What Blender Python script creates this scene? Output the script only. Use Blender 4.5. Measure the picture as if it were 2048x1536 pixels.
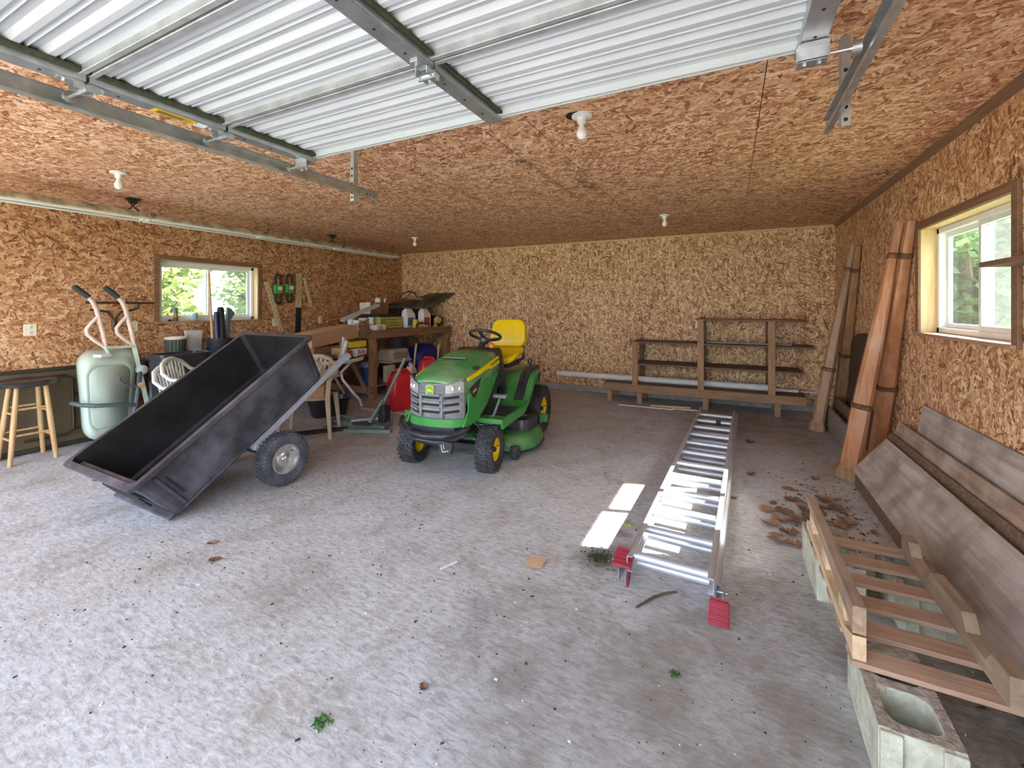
import bpy, bmesh, math, random
from mathutils import Vector, Matrix, Euler
random.seed(7)
PI = math.pi
for o in list(bpy.data.objects):
    bpy.data.objects.remove(o)
scene = bpy.context.scene
COL = scene.collection

# ---------------------------------------------------------------- camera
FPX, V0, CAMH = 870.0, 614.0, 1.42
cam = bpy.data.cameras.new('camera')
cam.sensor_fit = 'HORIZONTAL'
cam.sensor_width = 36.0
cam.lens = 36.0 * FPX / 2048.0
cam.shift_y = (V0 - 768.0) / 2048.0
cam.clip_start = 0.03
camo = bpy.data.objects.new('camera', cam)
COL.objects.link(camo)
camo.location = (0, 0, CAMH)
camo.rotation_euler = (PI / 2, 0, math.atan(436.0 / 870.0))
scene.camera = camo

# ---------------------------------------------------------------- world, sun, exposure
SUN_DIR = Vector((-2.2, -0.62, -1.95)).normalized()
world = bpy.data.worlds.new('sky')
scene.world = world
world.use_nodes = True
wn, wl = world.node_tree.nodes, world.node_tree.links
wn.clear()
wo = wn.new('ShaderNodeOutputWorld')
bg = wn.new('ShaderNodeBackground')
sky = wn.new('ShaderNodeTexSky')
sky.sky_type = 'NISHITA'
sky.sun_disc = False
sky.sun_elevation = math.asin(-SUN_DIR.z)
sky.sun_rotation = math.atan2(-SUN_DIR.x, -SUN_DIR.y)
sky.air_density = 1.0
sky.dust_density = 3.0
mixw = wn.new('ShaderNodeMix')
mixw.data_type = 'RGBA'
mixw.inputs[0].default_value = 0.55
mixw.inputs[7].default_value = (5.15, 5.45, 6.3, 1)
wl.new(sky.outputs[0], mixw.inputs[6])
wl.new(mixw.outputs[2], bg.inputs[0])
bg.inputs[1].default_value = 0.40
wl.new(bg.outputs[0], wo.inputs[0])

sun = bpy.data.lights.new('sun', 'SUN')
sun.energy = 9.0
sun.angle = math.radians(0.6)
sun.color = (1.0, 0.93, 0.82)
suno = bpy.data.objects.new('sun', sun)
COL.objects.link(suno)
suno.rotation_euler = SUN_DIR.to_track_quat('-Z', 'Y').to_euler()
suno.location = (12, 6, 12)
vs = scene.view_settings
vs.view_transform = 'Standard'
vs.look = 'None'
vs.gamma = 1.0
vs.use_curve_mapping = False
vs.exposure = 2.05

# ---------------------------------------------------------------- helpers
class MB:
    def __init__(self):
        self.bm = bmesh.new()

    def _add(self, verts, faces):
        vs_ = [self.bm.verts.new(v) for v in verts]
        for f in faces:
            try:
                self.bm.faces.new([vs_[i] for i in f])
            except ValueError:
                pass
        return self

    def box(self, c, s, rot=None, ch=0.0):
        hx, hy, hz = s[0] / 2, s[1] / 2, s[2] / 2
        R = Matrix.Identity(3)
        if rot is not None:
            R = rot if isinstance(rot, Matrix) else Euler(rot).to_matrix()
        C = Vector(c)
        if ch <= 0:
            v = [Vector((x, y, z)) for x in (-hx, hx) for y in (-hy, hy) for z in (-hz, hz)]
            f = [(0, 1, 3, 2), (4, 6, 7, 5), (0, 4, 5, 1), (2, 3, 7, 6), (0, 2, 6, 4), (1, 5, 7, 3)]
        else:
            ch = min(ch, hx * .9, hy * .9, hz * .9)
            v, idx = [], {}
            for sx in (-1, 1):
                for sy in (-1, 1):
                    for sz in (-1, 1):
                        for k in range(3):
                            p = [sx * (hx - ch), sy * (hy - ch), sz * (hz - ch)]
                            p[k] += (sx, sy, sz)[k] * ch
                            idx[(sx, sy, sz, k)] = len(v)
                            v.append(Vector(p))
            f = []
            for k in range(3):
                a, b = [q for q in range(3) if q != k]
                for s_ in (-1, 1):
                    q = []
                    for (ua, ub) in ((-1, -1), (1, -1), (1, 1), (-1, 1)):
                        t = [0, 0, 0]
                        t[k], t[a], t[b] = s_, ua, ub
                        q.append(idx[(t[0], t[1], t[2], k)])
                    f.append(q)
            for k in range(3):
                a, b = [q for q in range(3) if q != k]
                for ua in (-1, 1):
                    for ub in (-1, 1):
                        t0, t1 = [0, 0, 0], [0, 0, 0]
                        t0[a] = t1[a] = ua
                        t0[b] = t1[b] = ub
                        t0[k], t1[k] = -1, 1
                        f.append([idx[tuple(t0) + (a,)], idx[tuple(t1) + (a,)], idx[tuple(t1) + (b,)], idx[tuple(t0) + (b,)]])
            for sx in (-1, 1):
                for sy in (-1, 1):
                    for sz in (-1, 1):
                        f.append([idx[(sx, sy, sz, k)] for k in range(3)])
        return self._add([R @ p + C for p in v], f)

    def bx(self, x0, x1, y0, y1, z0, z1, ch=0.0):
        return self.box(((x0 + x1) / 2, (y0 + y1) / 2, (z0 + z1) / 2), (abs(x1 - x0), abs(y1 - y0), abs(z1 - z0)), None, ch)

    def bar(self, p0, p1, w, h, up=(0, 0, 1), ch=0.0):
        p0, p1 = Vector(p0), Vector(p1)
        d = p1 - p0
        L = d.length
        y = d.normalized()
        u = Vector(up)
        x = y.cross(u)
        if x.length < 1e-4:
            x = y.cross(Vector((1, 0, 0)))
        x.normalize()
        z = x.cross(y)
        R = Matrix((x, y, z)).transposed()
        return self.box((p0 + p1) / 2, (w, L, h), R, ch)

    def rings(self, rs, close=True, caps=True):
        n = len(rs[0])
        verts = [p for r in rs for p in r]
        f = []
        for i in range(len(rs) - 1):
            for j in range(n if close else n - 1):
                a, b = i * n + j, i * n + (j + 1) % n
                f.append((a, b, b + n, a + n))
        if caps and close:
            f.append(tuple(range(n))[::-1])
            f.append(tuple((len(rs) - 1) * n + j for j in range(n)))
        return self._add(verts, f)

    def tube(self, pts, r, seg=8, closed=False, caps=True, sq=1.0):
        pts = [Vector(p) for p in pts]
        n = len(pts)
        rr = r if isinstance(r, (list, tuple)) else [r] * n
        tang = []
        for i in range(n):
            a = pts[(i - 1) % n] if (closed or i > 0) else pts[0]
            b = pts[(i + 1) % n] if (closed or i < n - 1) else pts[-1]
            tang.append((b - a).normalized())
        t0 = tang[0]
        nrm = t0.cross(Vector((0, 0, 1)))
        if nrm.length < .05:
            nrm = t0.cross(Vector((0, 1, 0)))
        nrm.normalize()
        R = []
        for i in range(n):
            t = tang[i]
            nrm = (nrm - t * nrm.dot(t)).normalized()
            bn = t.cross(nrm)
            R.append([pts[i] + (nrm * math.cos(2 * PI * k / seg) + bn * math.sin(2 * PI * k / seg) * sq) * rr[i] for k in range(seg)])
        if closed:
            R.append(R[0])
            return self.rings(R, True, False)
        return self.rings(R, True, caps)

    def lathe(self, prof, c=(0, 0, 0), axis='z', seg=24, caps=True, M=None):
        C = Vector(c)
        R = []
        for (r, h) in prof:
            ring = []
            for k in range(seg):
                a = 2 * PI * k / seg
                p = (r * math.cos(a), r * math.sin(a), h)
                if axis == 'x':
                    p = (p[2], p[0], p[1])
                elif axis == 'y':
                    p = (p[1], p[2], p[0])
                p = Vector(p)
                if M is not None:
                    p = M @ p
                ring.append(p + C)
            R.append(ring)
        return self.rings(R, True, caps)

    def cyl(self, p0, p1, r0, r1=None, seg=12):
        return self.tube([p0, p1], [r0, r0 if r1 is None else r1], seg)

    def prism(self, poly, axis, a, b):
        def P(q, t):
            return {'x': (t, q[0], q[1]), 'y': (q[0], t, q[1]), 'z': (q[0], q[1], t)}[axis]
        return self.rings([[Vector(P(q, a)) for q in poly], [Vector(P(q, b)) for q in poly]])

    def xf(self, M):
        bmesh.ops.transform(self.bm, matrix=M, verts=self.bm.verts)
        return self

    def bevel(self, w, seg=1, ang=30):
        self.bm.normal_update()
        es = [e for e in self.bm.edges if len(e.link_faces) == 2 and e.calc_face_angle(0) > math.radians(ang)]
        bmesh.ops.bevel(self.bm, geom=es, offset=w, segments=seg, affect='EDGES', profile=.5, clamp_overlap=True)
        return self

    def mesh(self, name, mat, smooth=0):
        bmesh.ops.recalc_face_normals(self.bm, faces=self.bm.faces)
        me = bpy.data.meshes.new(name)
        self.bm.to_mesh(me)
        self.bm.free()
        if mat is not None:
            me.materials.append(mat)
        if smooth:
            me.polygons.foreach_set('use_smooth', [True] * len(me.polygons))
            me.set_sharp_from_angle(angle=math.radians(smooth))
        return me

    def build(self, name, mat, parent=None, smooth=0, w=False, label=None, kind=None):
        if w and parent is not None:
            r = parent
            while r.parent is not None:
                r = r.parent
            bmesh.ops.translate(self.bm, vec=-Vector(r.location), verts=self.bm.verts)
        o = bpy.data.objects.new(name, self.mesh(name, mat, smooth))
        COL.objects.link(o)
        o.parent = parent
        if label:
            o['label'] = label
        if kind:
            o['kind'] = kind
        return o

def thing(name, label, cat, loc=(0, 0, 0), rot=(0, 0, 0), group=None):
    o = bpy.data.objects.new(name, None)
    o.empty_display_size = .05
    COL.objects.link(o)
    o.location = loc
    o.rotation_euler = rot
    o['label'] = label
    o['category'] = cat
    if group:
        o['group'] = group
    return o

def solo(name, label, cat, mb, mat, smooth=0, group=None, kind=None):
    vv = [v.co.copy() for v in mb.bm.verts]
    c = Vector(((min(v.x for v in vv) + max(v.x for v in vv)) / 2, (min(v.y for v in vv) + max(v.y for v in vv)) / 2, min(v.z for v in vv)))
    bmesh.ops.translate(mb.bm, vec=-c, verts=mb.bm.verts)
    o = mb.build(name, mat, None, smooth)
    o.location = c
    o['label'] = label
    o['category'] = cat
    if group:
        o['group'] = group
    if kind:
        o['kind'] = kind
    return o

def struct(name, mb, mat, parent=None, smooth=0):
    o = mb.build(name, mat, parent, smooth)
    if parent is None:
        o['kind'] = 'structure'
    return o

def text_part(name, s, size, mat, parent, M, extrude=.0008, label=None):
    cu = bpy.data.curves.new(name, 'FONT')
    cu.body = s
    cu.size = size
    cu.extrude = extrude
    cu.align_x = 'CENTER'
    cu.align_y = 'CENTER'
    tmp = bpy.data.objects.new(name + '_tmp', cu)
    me = bpy.data.meshes.new_from_object(tmp)
    bpy.data.objects.remove(tmp)
    me.transform(M)
    me.materials.clear()
    me.materials.append(mat)
    o = bpy.data.objects.new(name, me)
    COL.objects.link(o)
    o.parent = parent
    if label:
        o['label'] = label
    return o

def frame_M(o, x, y):
    x = Vector(x).normalized()
    y = Vector(y)
    z = x.cross(y).normalized()
    y = z.cross(x)
    M = Matrix((x, y, z)).transposed().to_4x4()
    M.translation = Vector(o)
    return M

def arc(c, r, a0, a1, n, plane='xz', ry=None):
    out = []
    for i in range(n + 1):
        a = a0 + (a1 - a0) * i / n
        p, q = r * math.cos(a), (ry or r) * math.sin(a)
        out.append({'xy': (c[0] + p, c[1] + q, c[2]), 'xz': (c[0] + p, c[1], c[2] + q), 'yz': (c[0], c[1] + p, c[2] + q)}[plane])
    return out

# ---------------------------------------------------------------- materials
def newmat(name):
    m = bpy.data.materials.new(name)
    m.use_nodes = True
    n, l = m.node_tree.nodes, m.node_tree.links
    return m, n, l, n['Principled BSDF']

def pm(name, col, rough=.5, metal=0.0, var=.12, scale=14.0, bump=0.0, bscale=60.0, dirt=None, damt=.0, dscale=6.0, stretch=(1, 1, 1), spec=None, alpha=None, trans=0.0):
    m, n, l, b = newmat(name)
    tc = n.new('ShaderNodeTexCoord')
    mp = n.new('ShaderNodeMapping')
    mp.inputs['Scale'].default_value = stretch
    l.new(tc.outputs['Object'], mp.inputs[0])
    nz = n.new('ShaderNodeTexNoise')
    nz.inputs['Scale'].default_value = scale
    nz.inputs['Detail'].default_value = 5
    l.new(mp.outputs[0], nz.inputs['Vector'])
    mr = n.new('ShaderNodeMapRange')
    mr.inputs[1].default_value = .3
    mr.inputs[2].default_value = .7
    mr.inputs[3].default_value = 1 - var
    mr.inputs[4].default_value = 1 + var
    l.new(nz.outputs[0], mr.inputs[0])
    mx = n.new('ShaderNodeVectorMath')
    mx.operation = 'SCALE'
    mx.inputs[0].default_value = col[:3]
    l.new(mr.outputs[0], mx.inputs['Scale'])
    out = mx.outputs[0]
    if dirt is not None:
        n2 = n.new('ShaderNodeTexNoise')
        n2.inputs['Scale'].default_value = dscale
        n2.inputs['Detail'].default_value = 7
        n2.inputs['Roughness'].default_value = .65
        l.new(tc.outputs['Object'], n2.inputs['Vector'])
        m2 = n.new('ShaderNodeMapRange')
        m2.inputs[1].default_value = .42
        m2.inputs[2].default_value = .68
        m2.inputs[3].default_value = 0
        m2.inputs[4].default_value = damt
        l.new(n2.outputs[0], m2.inputs[0])
        mm = n.new('ShaderNodeMix')
        mm.data_type = 'RGBA'
        l.new(m2.outputs[0], mm.inputs[0])
        l.new(out, mm.inputs[6])
        mm.inputs[7].default_value = (*dirt, 1)
        out = mm.outputs[2]
    l.new(out, b.inputs['Base Color'])
    b.inputs['Roughness'].default_value = rough
    b.inputs['Metallic'].default_value = metal
    if spec is not None:
        b.inputs['Specular IOR Level'].default_value = spec
    if trans:
        b.inputs['Transmission Weight'].default_value = trans
    if bump > 0:
        n3 = n.new('ShaderNodeTexNoise')
        n3.inputs['Scale'].default_value = bscale
        n3.inputs['Detail'].default_value = 4
        l.new(mp.outputs[0], n3.inputs['Vector'])
        bp = n.new('ShaderNodeBump')
        bp.inputs['Strength'].default_value = bump
        bp.inputs['Distance'].default_value = .01
        l.new(n3.outputs[0], bp.inputs['Height'])
        l.new(bp.outputs[0], b.inputs['Normal'])
    return m

def wood(name, c0, c1, rough=.7, axis=0, scale=1.0, dirt=None, damt=0.0):
    """grain running along the given local axis"""
    m, n, l, b = newmat(name)
    tc = n.new('ShaderNodeTexCoord')
    mp = n.new('ShaderNodeMapping')
    s = [22 * scale] * 3
    s[axis] = 1.6 * scale
    mp.inputs['Scale'].default_value = s
    l.new(tc.outputs['Object'], mp.inputs[0])
    nz = n.new('ShaderNodeTexNoise')
    nz.inputs['Scale'].default_value = 1.6
    nz.inputs['Detail'].default_value = 6
    nz.inputs['Roughness'].default_value = .62
    nz.inputs['Distortion'].default_value = .8
    l.new(mp.outputs[0], nz.inputs['Vector'])
    cr = n.new('ShaderNodeValToRGB')
    cr.color_ramp.elements[0].position = .28
    cr.color_ramp.elements[0].color = (*c0, 1)
    cr.color_ramp.elements[1].position = .70
    cr.color_ramp.elements[1].color = (*c1, 1)
    l.new(nz.outputs[0], cr.inputs[0])
    out = cr.outputs[0]
    if dirt is not None:
        n2 = n.new('ShaderNodeTexNoise')
        n2.inputs['Scale'].default_value = 5
        n2.inputs['Detail'].default_value = 6
        l.new(tc.outputs['Object'], n2.inputs['Vector'])
        m2 = n.new('ShaderNodeMapRange')
        m2.inputs[1].default_value = .42
        m2.inputs[2].default_value = .66
        m2.inputs[4].default_value = damt
        l.new(n2.outputs[0], m2.inputs[0])
        mm = n.new('ShaderNodeMix')
        mm.data_type = 'RGBA'
        l.new(m2.outputs[0], mm.inputs[0])
        l.new(out, mm.inputs[6])
        mm.inputs[7].default_value = (*dirt, 1)
        out = mm.outputs[2]
    l.new(out, b.inputs['Base Color'])
    b.inputs['Roughness'].default_value = rough
    bp = n.new('ShaderNodeBump')
    bp.inputs['Strength'].default_value = .25
    bp.inputs['Distance'].default_value = .004
    l.new(nz.outputs[0], bp.inputs['Height'])
    l.new(bp.outputs[0], b.inputs['Normal'])
    return m

def osb(name, ax, gain=(1, 1, 1), seed=0.0, stain=False):
    """oriented strand board: overlapping stretched flakes in random directions"""
    m, n, l, b = newmat(name)
    tc = n.new('ShaderNodeTexCoord')
    sp = n.new('ShaderNodeSeparateXYZ')
    l.new(tc.outputs['Object'], sp.inputs[0])
    cb = n.new('ShaderNodeCombineXYZ')
    l.new(sp.outputs[ax[0]], cb.inputs[0])
    l.new(sp.outputs[ax[1]], cb.inputs[1])
    cb.inputs[2].default_value = seed
    dn = n.new('ShaderNodeTexNoise')
    dn.inputs['Scale'].default_value = 14
    dn.inputs['Detail'].default_value = 3
    l.new(cb.outputs[0], dn.inputs['Vector'])
    ds = n.new('ShaderNodeVectorMath')
    ds.operation = 'SCALE'
    ds.inputs['Scale'].default_value = .035
    l.new(dn.outputs['Color'], ds.inputs[0])
    ad = n.new('ShaderNodeVectorMath')
    l.new(cb.outputs[0], ad.inputs[0])
    l.new(ds.outputs[0], ad.inputs[1])
    best_h, best_t = None, None
    for i, (ang, sx, sy) in enumerate(((.25, 13, 50), (-.45, 16, 62), (1.2, 15, 56), (2.0, 17, 66), (.8, 20, 78), (-.05, 12, 46))):
        vr = n.new('ShaderNodeVectorRotate')
        vr.rotation_type = 'Z_AXIS'
        vr.inputs['Angle'].default_value = ang
        l.new(ad.outputs[0], vr.inputs['Vector'])
        ml = n.new('ShaderNodeVectorMath')
        ml.operation = 'MULTIPLY'
        ml.inputs[1].default_value = (sx, sy, 1)
        l.new(vr.outputs[0], ml.inputs[0])
        of = n.new('ShaderNodeVectorMath')
        of.inputs[1].default_value = (i * 7.3, i * 3.1, 0)
        l.new(ml.outputs[0], of.inputs[0])
        vo = n.new('ShaderNodeTexVoronoi')
        vo.voronoi_dimensions = '2D'
        vo.inputs['Scale'].default_value = 1
        l.new(of.outputs[0], vo.inputs['Vector'])
        sc = n.new('ShaderNodeSeparateColor')
        l.new(vo.outputs['Color'], sc.inputs[0])
        # tone falls off towards the flake's edge
        dd = n.new('ShaderNodeMath')
        dd.operation = 'MULTIPLY_ADD'
        dd.inputs[1].default_value = -.22
        l.new(vo.outputs['Distance'], dd.inputs[0])
        l.new(sc.outputs[1], dd.inputs[2])
        if best_h is None:
            best_h, best_t = sc.outputs[0], dd.outputs[0]
        else:
            gt = n.new('ShaderNodeMath')
            gt.operation = 'GREATER_THAN'
            l.new(sc.outputs[0], gt.inputs[0])
            l.new(best_h, gt.inputs[1])
            mh = n.new('ShaderNodeMath')
            mh.operation = 'MAXIMUM'
            l.new(sc.outputs[0], mh.inputs[0])
            l.new(best_h, mh.inputs[1])
            mt = n.new('ShaderNodeMix')
            mt.data_type = 'FLOAT'
            l.new(gt.outputs[0], mt.inputs[0])
            l.new(best_t, mt.inputs[2])
            l.new(dd.outputs[0], mt.inputs[3])
            best_h, best_t = mh.outputs[0], mt.outputs[0]
    fn = n.new('ShaderNodeTexNoise')
    fn.inputs['Scale'].default_value = 60
    fn.inputs['Detail'].default_value = 4
    l.new(cb.outputs[0], fn.inputs['Vector'])
    fa = n.new('ShaderNodeMath')
    fa.operation = 'MULTIPLY_ADD'
    fa.inputs[1].default_value = .5
    l.new(fn.outputs[0], fa.inputs[0])
    l.new(best_t, fa.inputs[2])
    big = n.new('ShaderNodeTexNoise')
    big.inputs['Scale'].default_value = 1.3
    big.inputs['Detail'].default_value = 3
    l.new(cb.outputs[0], big.inputs['Vector'])
    sv = n.new('ShaderNodeTexVoronoi')        # small dark gaps between strands
    sv.voronoi_dimensions = '2D'
    sv.inputs['Scale'].default_value = 55
    sl_ = n.new('ShaderNodeVectorMath')
    sl_.operation = 'MULTIPLY'
    sl_.inputs[1].default_value = (.55, 1, 1)
    l.new(ad.outputs[0], sl_.inputs[0])
    l.new(sl_.outputs[0], sv.inputs['Vector'])
    sr = n.new('ShaderNodeMapRange')
    sr.inputs[1].default_value = .10
    sr.inputs[2].default_value = .24
    sr.inputs[3].default_value = -.55
    sr.inputs[4].default_value = 0
    l.new(sv.outputs['Distance'], sr.inputs[0])
    sk = n.new('ShaderNodeSeparateColor')
    l.new(sv.outputs['Color'], sk.inputs[0])
    sg = n.new('ShaderNodeMath')
    sg.operation = 'GREATER_THAN'
    sg.inputs[1].default_value = .62
    l.new(sk.outputs[0], sg.inputs[0])
    sm = n.new('ShaderNodeMath')
    sm.operation = 'MULTIPLY_ADD'
    l.new(sr.outputs[0], sm.inputs[0])
    l.new(sg.outputs[0], sm.inputs[1])
    l.new(fa.outputs[0], sm.inputs[2])
    fa = sm
    fb = n.new('ShaderNodeMath')
    fb.operation = 'MULTIPLY_ADD'
    fb.inputs[1].default_value = .30
    l.new(big.outputs[0], fb.inputs[0])
    l.new(fa.outputs[0], fb.inputs[2])
    fc = n.new('ShaderNodeMath')
    fc.operation = 'MULTIPLY'
    fc.inputs[1].default_value = .68
    l.new(fb.outputs[0], fc.inputs[0])
    cr = n.new('ShaderNodeValToRGB')
    e = cr.color_ramp.elements
    e[0].position, e[1].position = .10, .92
    stops = [(.10, (.10, .035, .014)), (.26, (.30, .125, .052)), (.46, (.54, .285, .135)), (.68, (.70, .44, .235)), (.92, (.90, .70, .47))]
    e[0].color = (*[c * g for c, g in zip(stops[0][1], gain)], 1)
    e[1].color = (*[c * g for c, g in zip(stops[-1][1], gain)], 1)
    for p, c in stops[1:-1]:
        q = e.new(p)
        q.color = (*[k * g for k, g in zip(c, gain)], 1)
    l.new(fc.outputs[0], cr.inputs[0])
    out = cr.outputs[0]
    if stain:
        for (cx, cy, rx, ry, amt, colr) in stain:
            su = n.new('ShaderNodeVectorMath')
            su.operation = 'SUBTRACT'
            su.inputs[1].default_value = (cx, cy, seed)
            l.new(ad.outputs[0], su.inputs[0])
            dv = n.new('ShaderNodeVectorMath')
            dv.operation = 'DIVIDE'
            dv.inputs[1].default_value = (rx, ry, 1)
            l.new(su.outputs[0], dv.inputs[0])
            ln = n.new('ShaderNodeVectorMath')
            ln.operation = 'LENGTH'
            l.new(dv.outputs[0], ln.inputs[0])
            mr = n.new('ShaderNodeMapRange')
            mr.inputs[1].default_value = .3
            mr.inputs[2].default_value = 1.0
            mr.inputs[3].default_value = amt
            mr.inputs[4].default_value = 0
            l.new(ln.outputs['Value'], mr.inputs[0])
            ns = n.new('ShaderNodeTexNoise')
            ns.inputs['Scale'].default_value = 18
            ns.inputs['Detail'].default_value = 4
            l.new(cb.outputs[0], ns.inputs['Vector'])
            rr = n.new('ShaderNodeMapRange')
            rr.inputs[1].default_value = .35
            rr.inputs[2].default_value = .6
            l.new(ns.outputs[0], rr.inputs[0])
            mu = n.new('ShaderNodeMath')
            mu.operation = 'MULTIPLY'
            l.new(mr.outputs[0], mu.inputs[0])
            l.new(rr.outputs[0], mu.inputs[1])
            mm = n.new('ShaderNodeMix')
            mm.data_type = 'RGBA'
            l.new(mu.outputs[0], mm.inputs[0])
            l.new(out, mm.inputs[6])
            mm.inputs[7].default_value = (*colr, 1)
            out = mm.outputs[2]
    l.new(out, b.inputs['Base Color'])
    b.inputs['Roughness'].default_value = .62
    bp = n.new('ShaderNodeBump')
    bp.inputs['Strength'].default_value = .35
    bp.inputs['Distance'].default_value = .004
    l.new(best_h, bp.inputs['Height'])
    l.new(bp.outputs[0], b.inputs['Normal'])
    return m

def concrete_floor():
    m, n, l, b = newmat('garage_concrete')
    tc = n.new('ShaderNodeTexCoord')
    P = tc.outputs['Object']
    def noise(scale, detail=6, rough=.6, vec=P, dist=0.0):
        q = n.new('ShaderNodeTexNoise')
        q.inputs['Scale'].default_value = scale
        q.inputs['Detail'].default_value = detail
        q.inputs['Roughness'].default_value = rough
        q.inputs['Distortion'].default_value = dist
        l.new(vec, q.inputs['Vector'])
        return q.outputs[0]
    def mapr(v, a, b_, c=0.0, d=1.0):
        q = n.new('ShaderNodeMapRange')
        for i, k in enumerate((a, b_, c, d)):
            q.inputs[i + 1].default_value = k
        l.new(v, q.inputs[0])
        return q.outputs[0]
    def mix(f, a, c):
        q = n.new('ShaderNodeMix')
        q.data_type = 'RGBA'
        l.new(f, q.inputs[0])
        if isinstance(a, tuple):
            q.inputs[6].default_value = (*a, 1)
        else:
            l.new(a, q.inputs[6])
        q.inputs[7].default_value = (*c, 1)
        return q.outputs[2]
    def mul(a, b_):
        q = n.new('ShaderNodeMath')
        q.operation = 'MULTIPLY'
        l.new(a, q.inputs[0])
        if isinstance(b_, (int, float)):
            q.inputs[1].default_value = b_
        else:
            l.new(b_, q.inputs[1])
        return q.outputs[0]
    big = noise(.55, 5, .55)
    mid = noise(3.2, 7, .68, dist=.6)
    mp = n.new('ShaderNodeMapping')
    mp.inputs['Rotation'].default_value = (0, 0, .35)
    mp.inputs['Scale'].default_value = (9, 34, 1)
    l.new(P, mp.inputs[0])
    brush = noise(1.0, 5, .6, mp.outputs[0], .5)
    mp2 = n.new('ShaderNodeMapping')
    mp2.inputs['Rotation'].default_value = (0, 0, .3)
    mp2.inputs['Scale'].default_value = (.55, 1.5, 1)
    l.new(P, mp2.inputs[0])
    fine = noise(95, 4, .6)
    mott = noise(34, 8, .78, mp2.outputs[0], .5)
    col = mix(mapr(big, .38, .64), (.57, .58, .595), (.49, .475, .455))
    col = mix(mul(mapr(mid, .46, .70), .80), col, (.32, .285, .235))
    col = mix(mul(mapr(brush, .52, .75), .45), col, (.62, .61, .61))
    col = mix(mul(mapr(fine, .52, .72), .38), col, (.20, .18, .165))
    col = mix(mul(mapr(mott, .49, .62), .72), col, (.25, .23, .21))
    col = mix(mul(mapr(mott, .47, .34), .55), col, (.74, .75, .77))
    # oil spots and soil
    for (cx, cy, r, amt, c) in ((-.744, 1.49, .10, .6, (.10, .085, .07)), (-.62, 1.76, .06, .55, (.10, .085, .07)), (-1.06, 1.75, .14, .45, (.12, .10, .085)),
                                (-1.05, 1.58, .12, .4, (.12, .10, .085)), (-.66, 2.42, .20, .8, (.085, .075, .05)), (-.4, 1.5, 1.0, .55, (.20, .18, .155)), (.1, 1.6, .9, .5, (.21, .185, .155)), (1.0, 2.2, .8, .75, (.09, .08, .035)), (.6, 5.9, 1.1, .55, (.17, .13, .09)),
                                (-4.0, 3.5, .7, .4, (.17, .13, .09)), (-.62, 2.75, .09, .6, (.12, .10, .07)), (-2.0, 1.5, .35, .25, (.2, .18, .16))):
        su = n.new('ShaderNodeVectorMath')
        su.operation = 'DISTANCE'
        su.inputs[1].default_value = (cx, cy, 0)
        wv = n.new('ShaderNodeTexNoise')
        wv.inputs['Scale'].default_value = 2.2 / r ** .5
        wv.inputs['Detail'].default_value = 4
        l.new(P, wv.inputs['Vector'])
        of = n.new('ShaderNodeVectorMath')
        of.operation = 'MULTIPLY_ADD'
        of.inputs[1].default_value = (r * 1.4, r * 1.4, 0)
        of.inputs[2].default_value = (-r * .7, -r * .7, 0)
        l.new(wv.outputs['Color'], of.inputs[0])
        ad = n.new('ShaderNodeVectorMath')
        l.new(P, ad.inputs[0])
        l.new(of.outputs[0], ad.inputs[1])
        l.new(ad.outputs[0], su.inputs[0])
        col = mix(mul(mapr(su.outputs['Value'], r * .35, r, amt, 0.0), mapr(mid, .3, .6, .35, 1)), col, c)
    l.new(col, b.inputs['Base Color'])
    b.inputs['Roughness'].default_value = .72
    b.inputs['Specular IOR Level'].default_value = .35
    bp = n.new('ShaderNodeBump')
    bp.inputs['Strength'].default_value = .35
    bp.inputs['Distance'].default_value = .006
    l.new(mul(brush, 1.0), bp.inputs['Height'])
    l.new(bp.outputs[0], b.inputs['Normal'])
    return m

def glass_mat(name, tint=(.95, .97, .97), refl=.08, haze=0.0):
    """thin window glass: passes light straight through, reflects a little, carries a dusty film"""
    m, n, l, b = newmat(name)
    n.remove(b)
    out = [q for q in n if q.type == 'OUTPUT_MATERIAL'][0]
    tr = n.new('ShaderNodeBsdfTransparent')
    tr.inputs[0].default_value = (*tint, 1)
    gl = n.new('ShaderNodeBsdfGlossy')
    gl.inputs['Roughness'].default_value = .02
    mx = n.new('ShaderNodeMixShader')
    mx.inputs[0].default_value = refl
    l.new(tr.outputs[0], mx.inputs[1])
    l.new(gl.outputs[0], mx.inputs[2])
    df = n.new('ShaderNodeBsdfTranslucent')
    df.inputs[0].default_value = (.85, .88, .9, 1)
    m2 = n.new('ShaderNodeMixShader')
    m2.inputs[0].default_value = haze
    l.new(mx.outputs[0], m2.inputs[1])
    l.new(df.outputs[0], m2.inputs[2])
    l.new(m2.outputs[0], out.inputs[0])
    return m

M = {}
M['osb_ceil'] = osb('osb_ceiling', (0, 1), (1.10, 1.04, 1.08), 0.0, stain=[(-1.13, 3.85, .09, .24, .9, (.05, .03, .018)), (-1.40, 2.98, .10, .08, .8, (.06, .045, .03)), (-1.8, 2.90, .55, .05, .55, (.78, .64, .46)), (-1.85, 3.76, .32, .05, .6, (.12, .06, .03)), (-1.37, 3.6, .03, 1.2, .55, (.10, .05, .025)), (-2.30, 3.6, .03, 1.2, .55, (.10, .05, .025)), (-1.09, 3.5, .03, 1.2, .5, (.10, .05, .025))])
M['osb_back'] = osb('osb_back', (2, 0), (1.02, 1.05, 1.0), 3.0)
M['osb_side'] = osb('osb_side', (2, 1), (1.05, 1.0, .98), 5.0)
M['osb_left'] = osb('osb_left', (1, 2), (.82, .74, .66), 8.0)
M['concrete'] = concrete_floor()
M['curb'] = pm('curb_concrete', (.33, .31, .29), .85, var=.25, scale=9, bump=.2)
M['sheath'] = pm('sheathing', (.05, .032, .022), .85)
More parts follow.
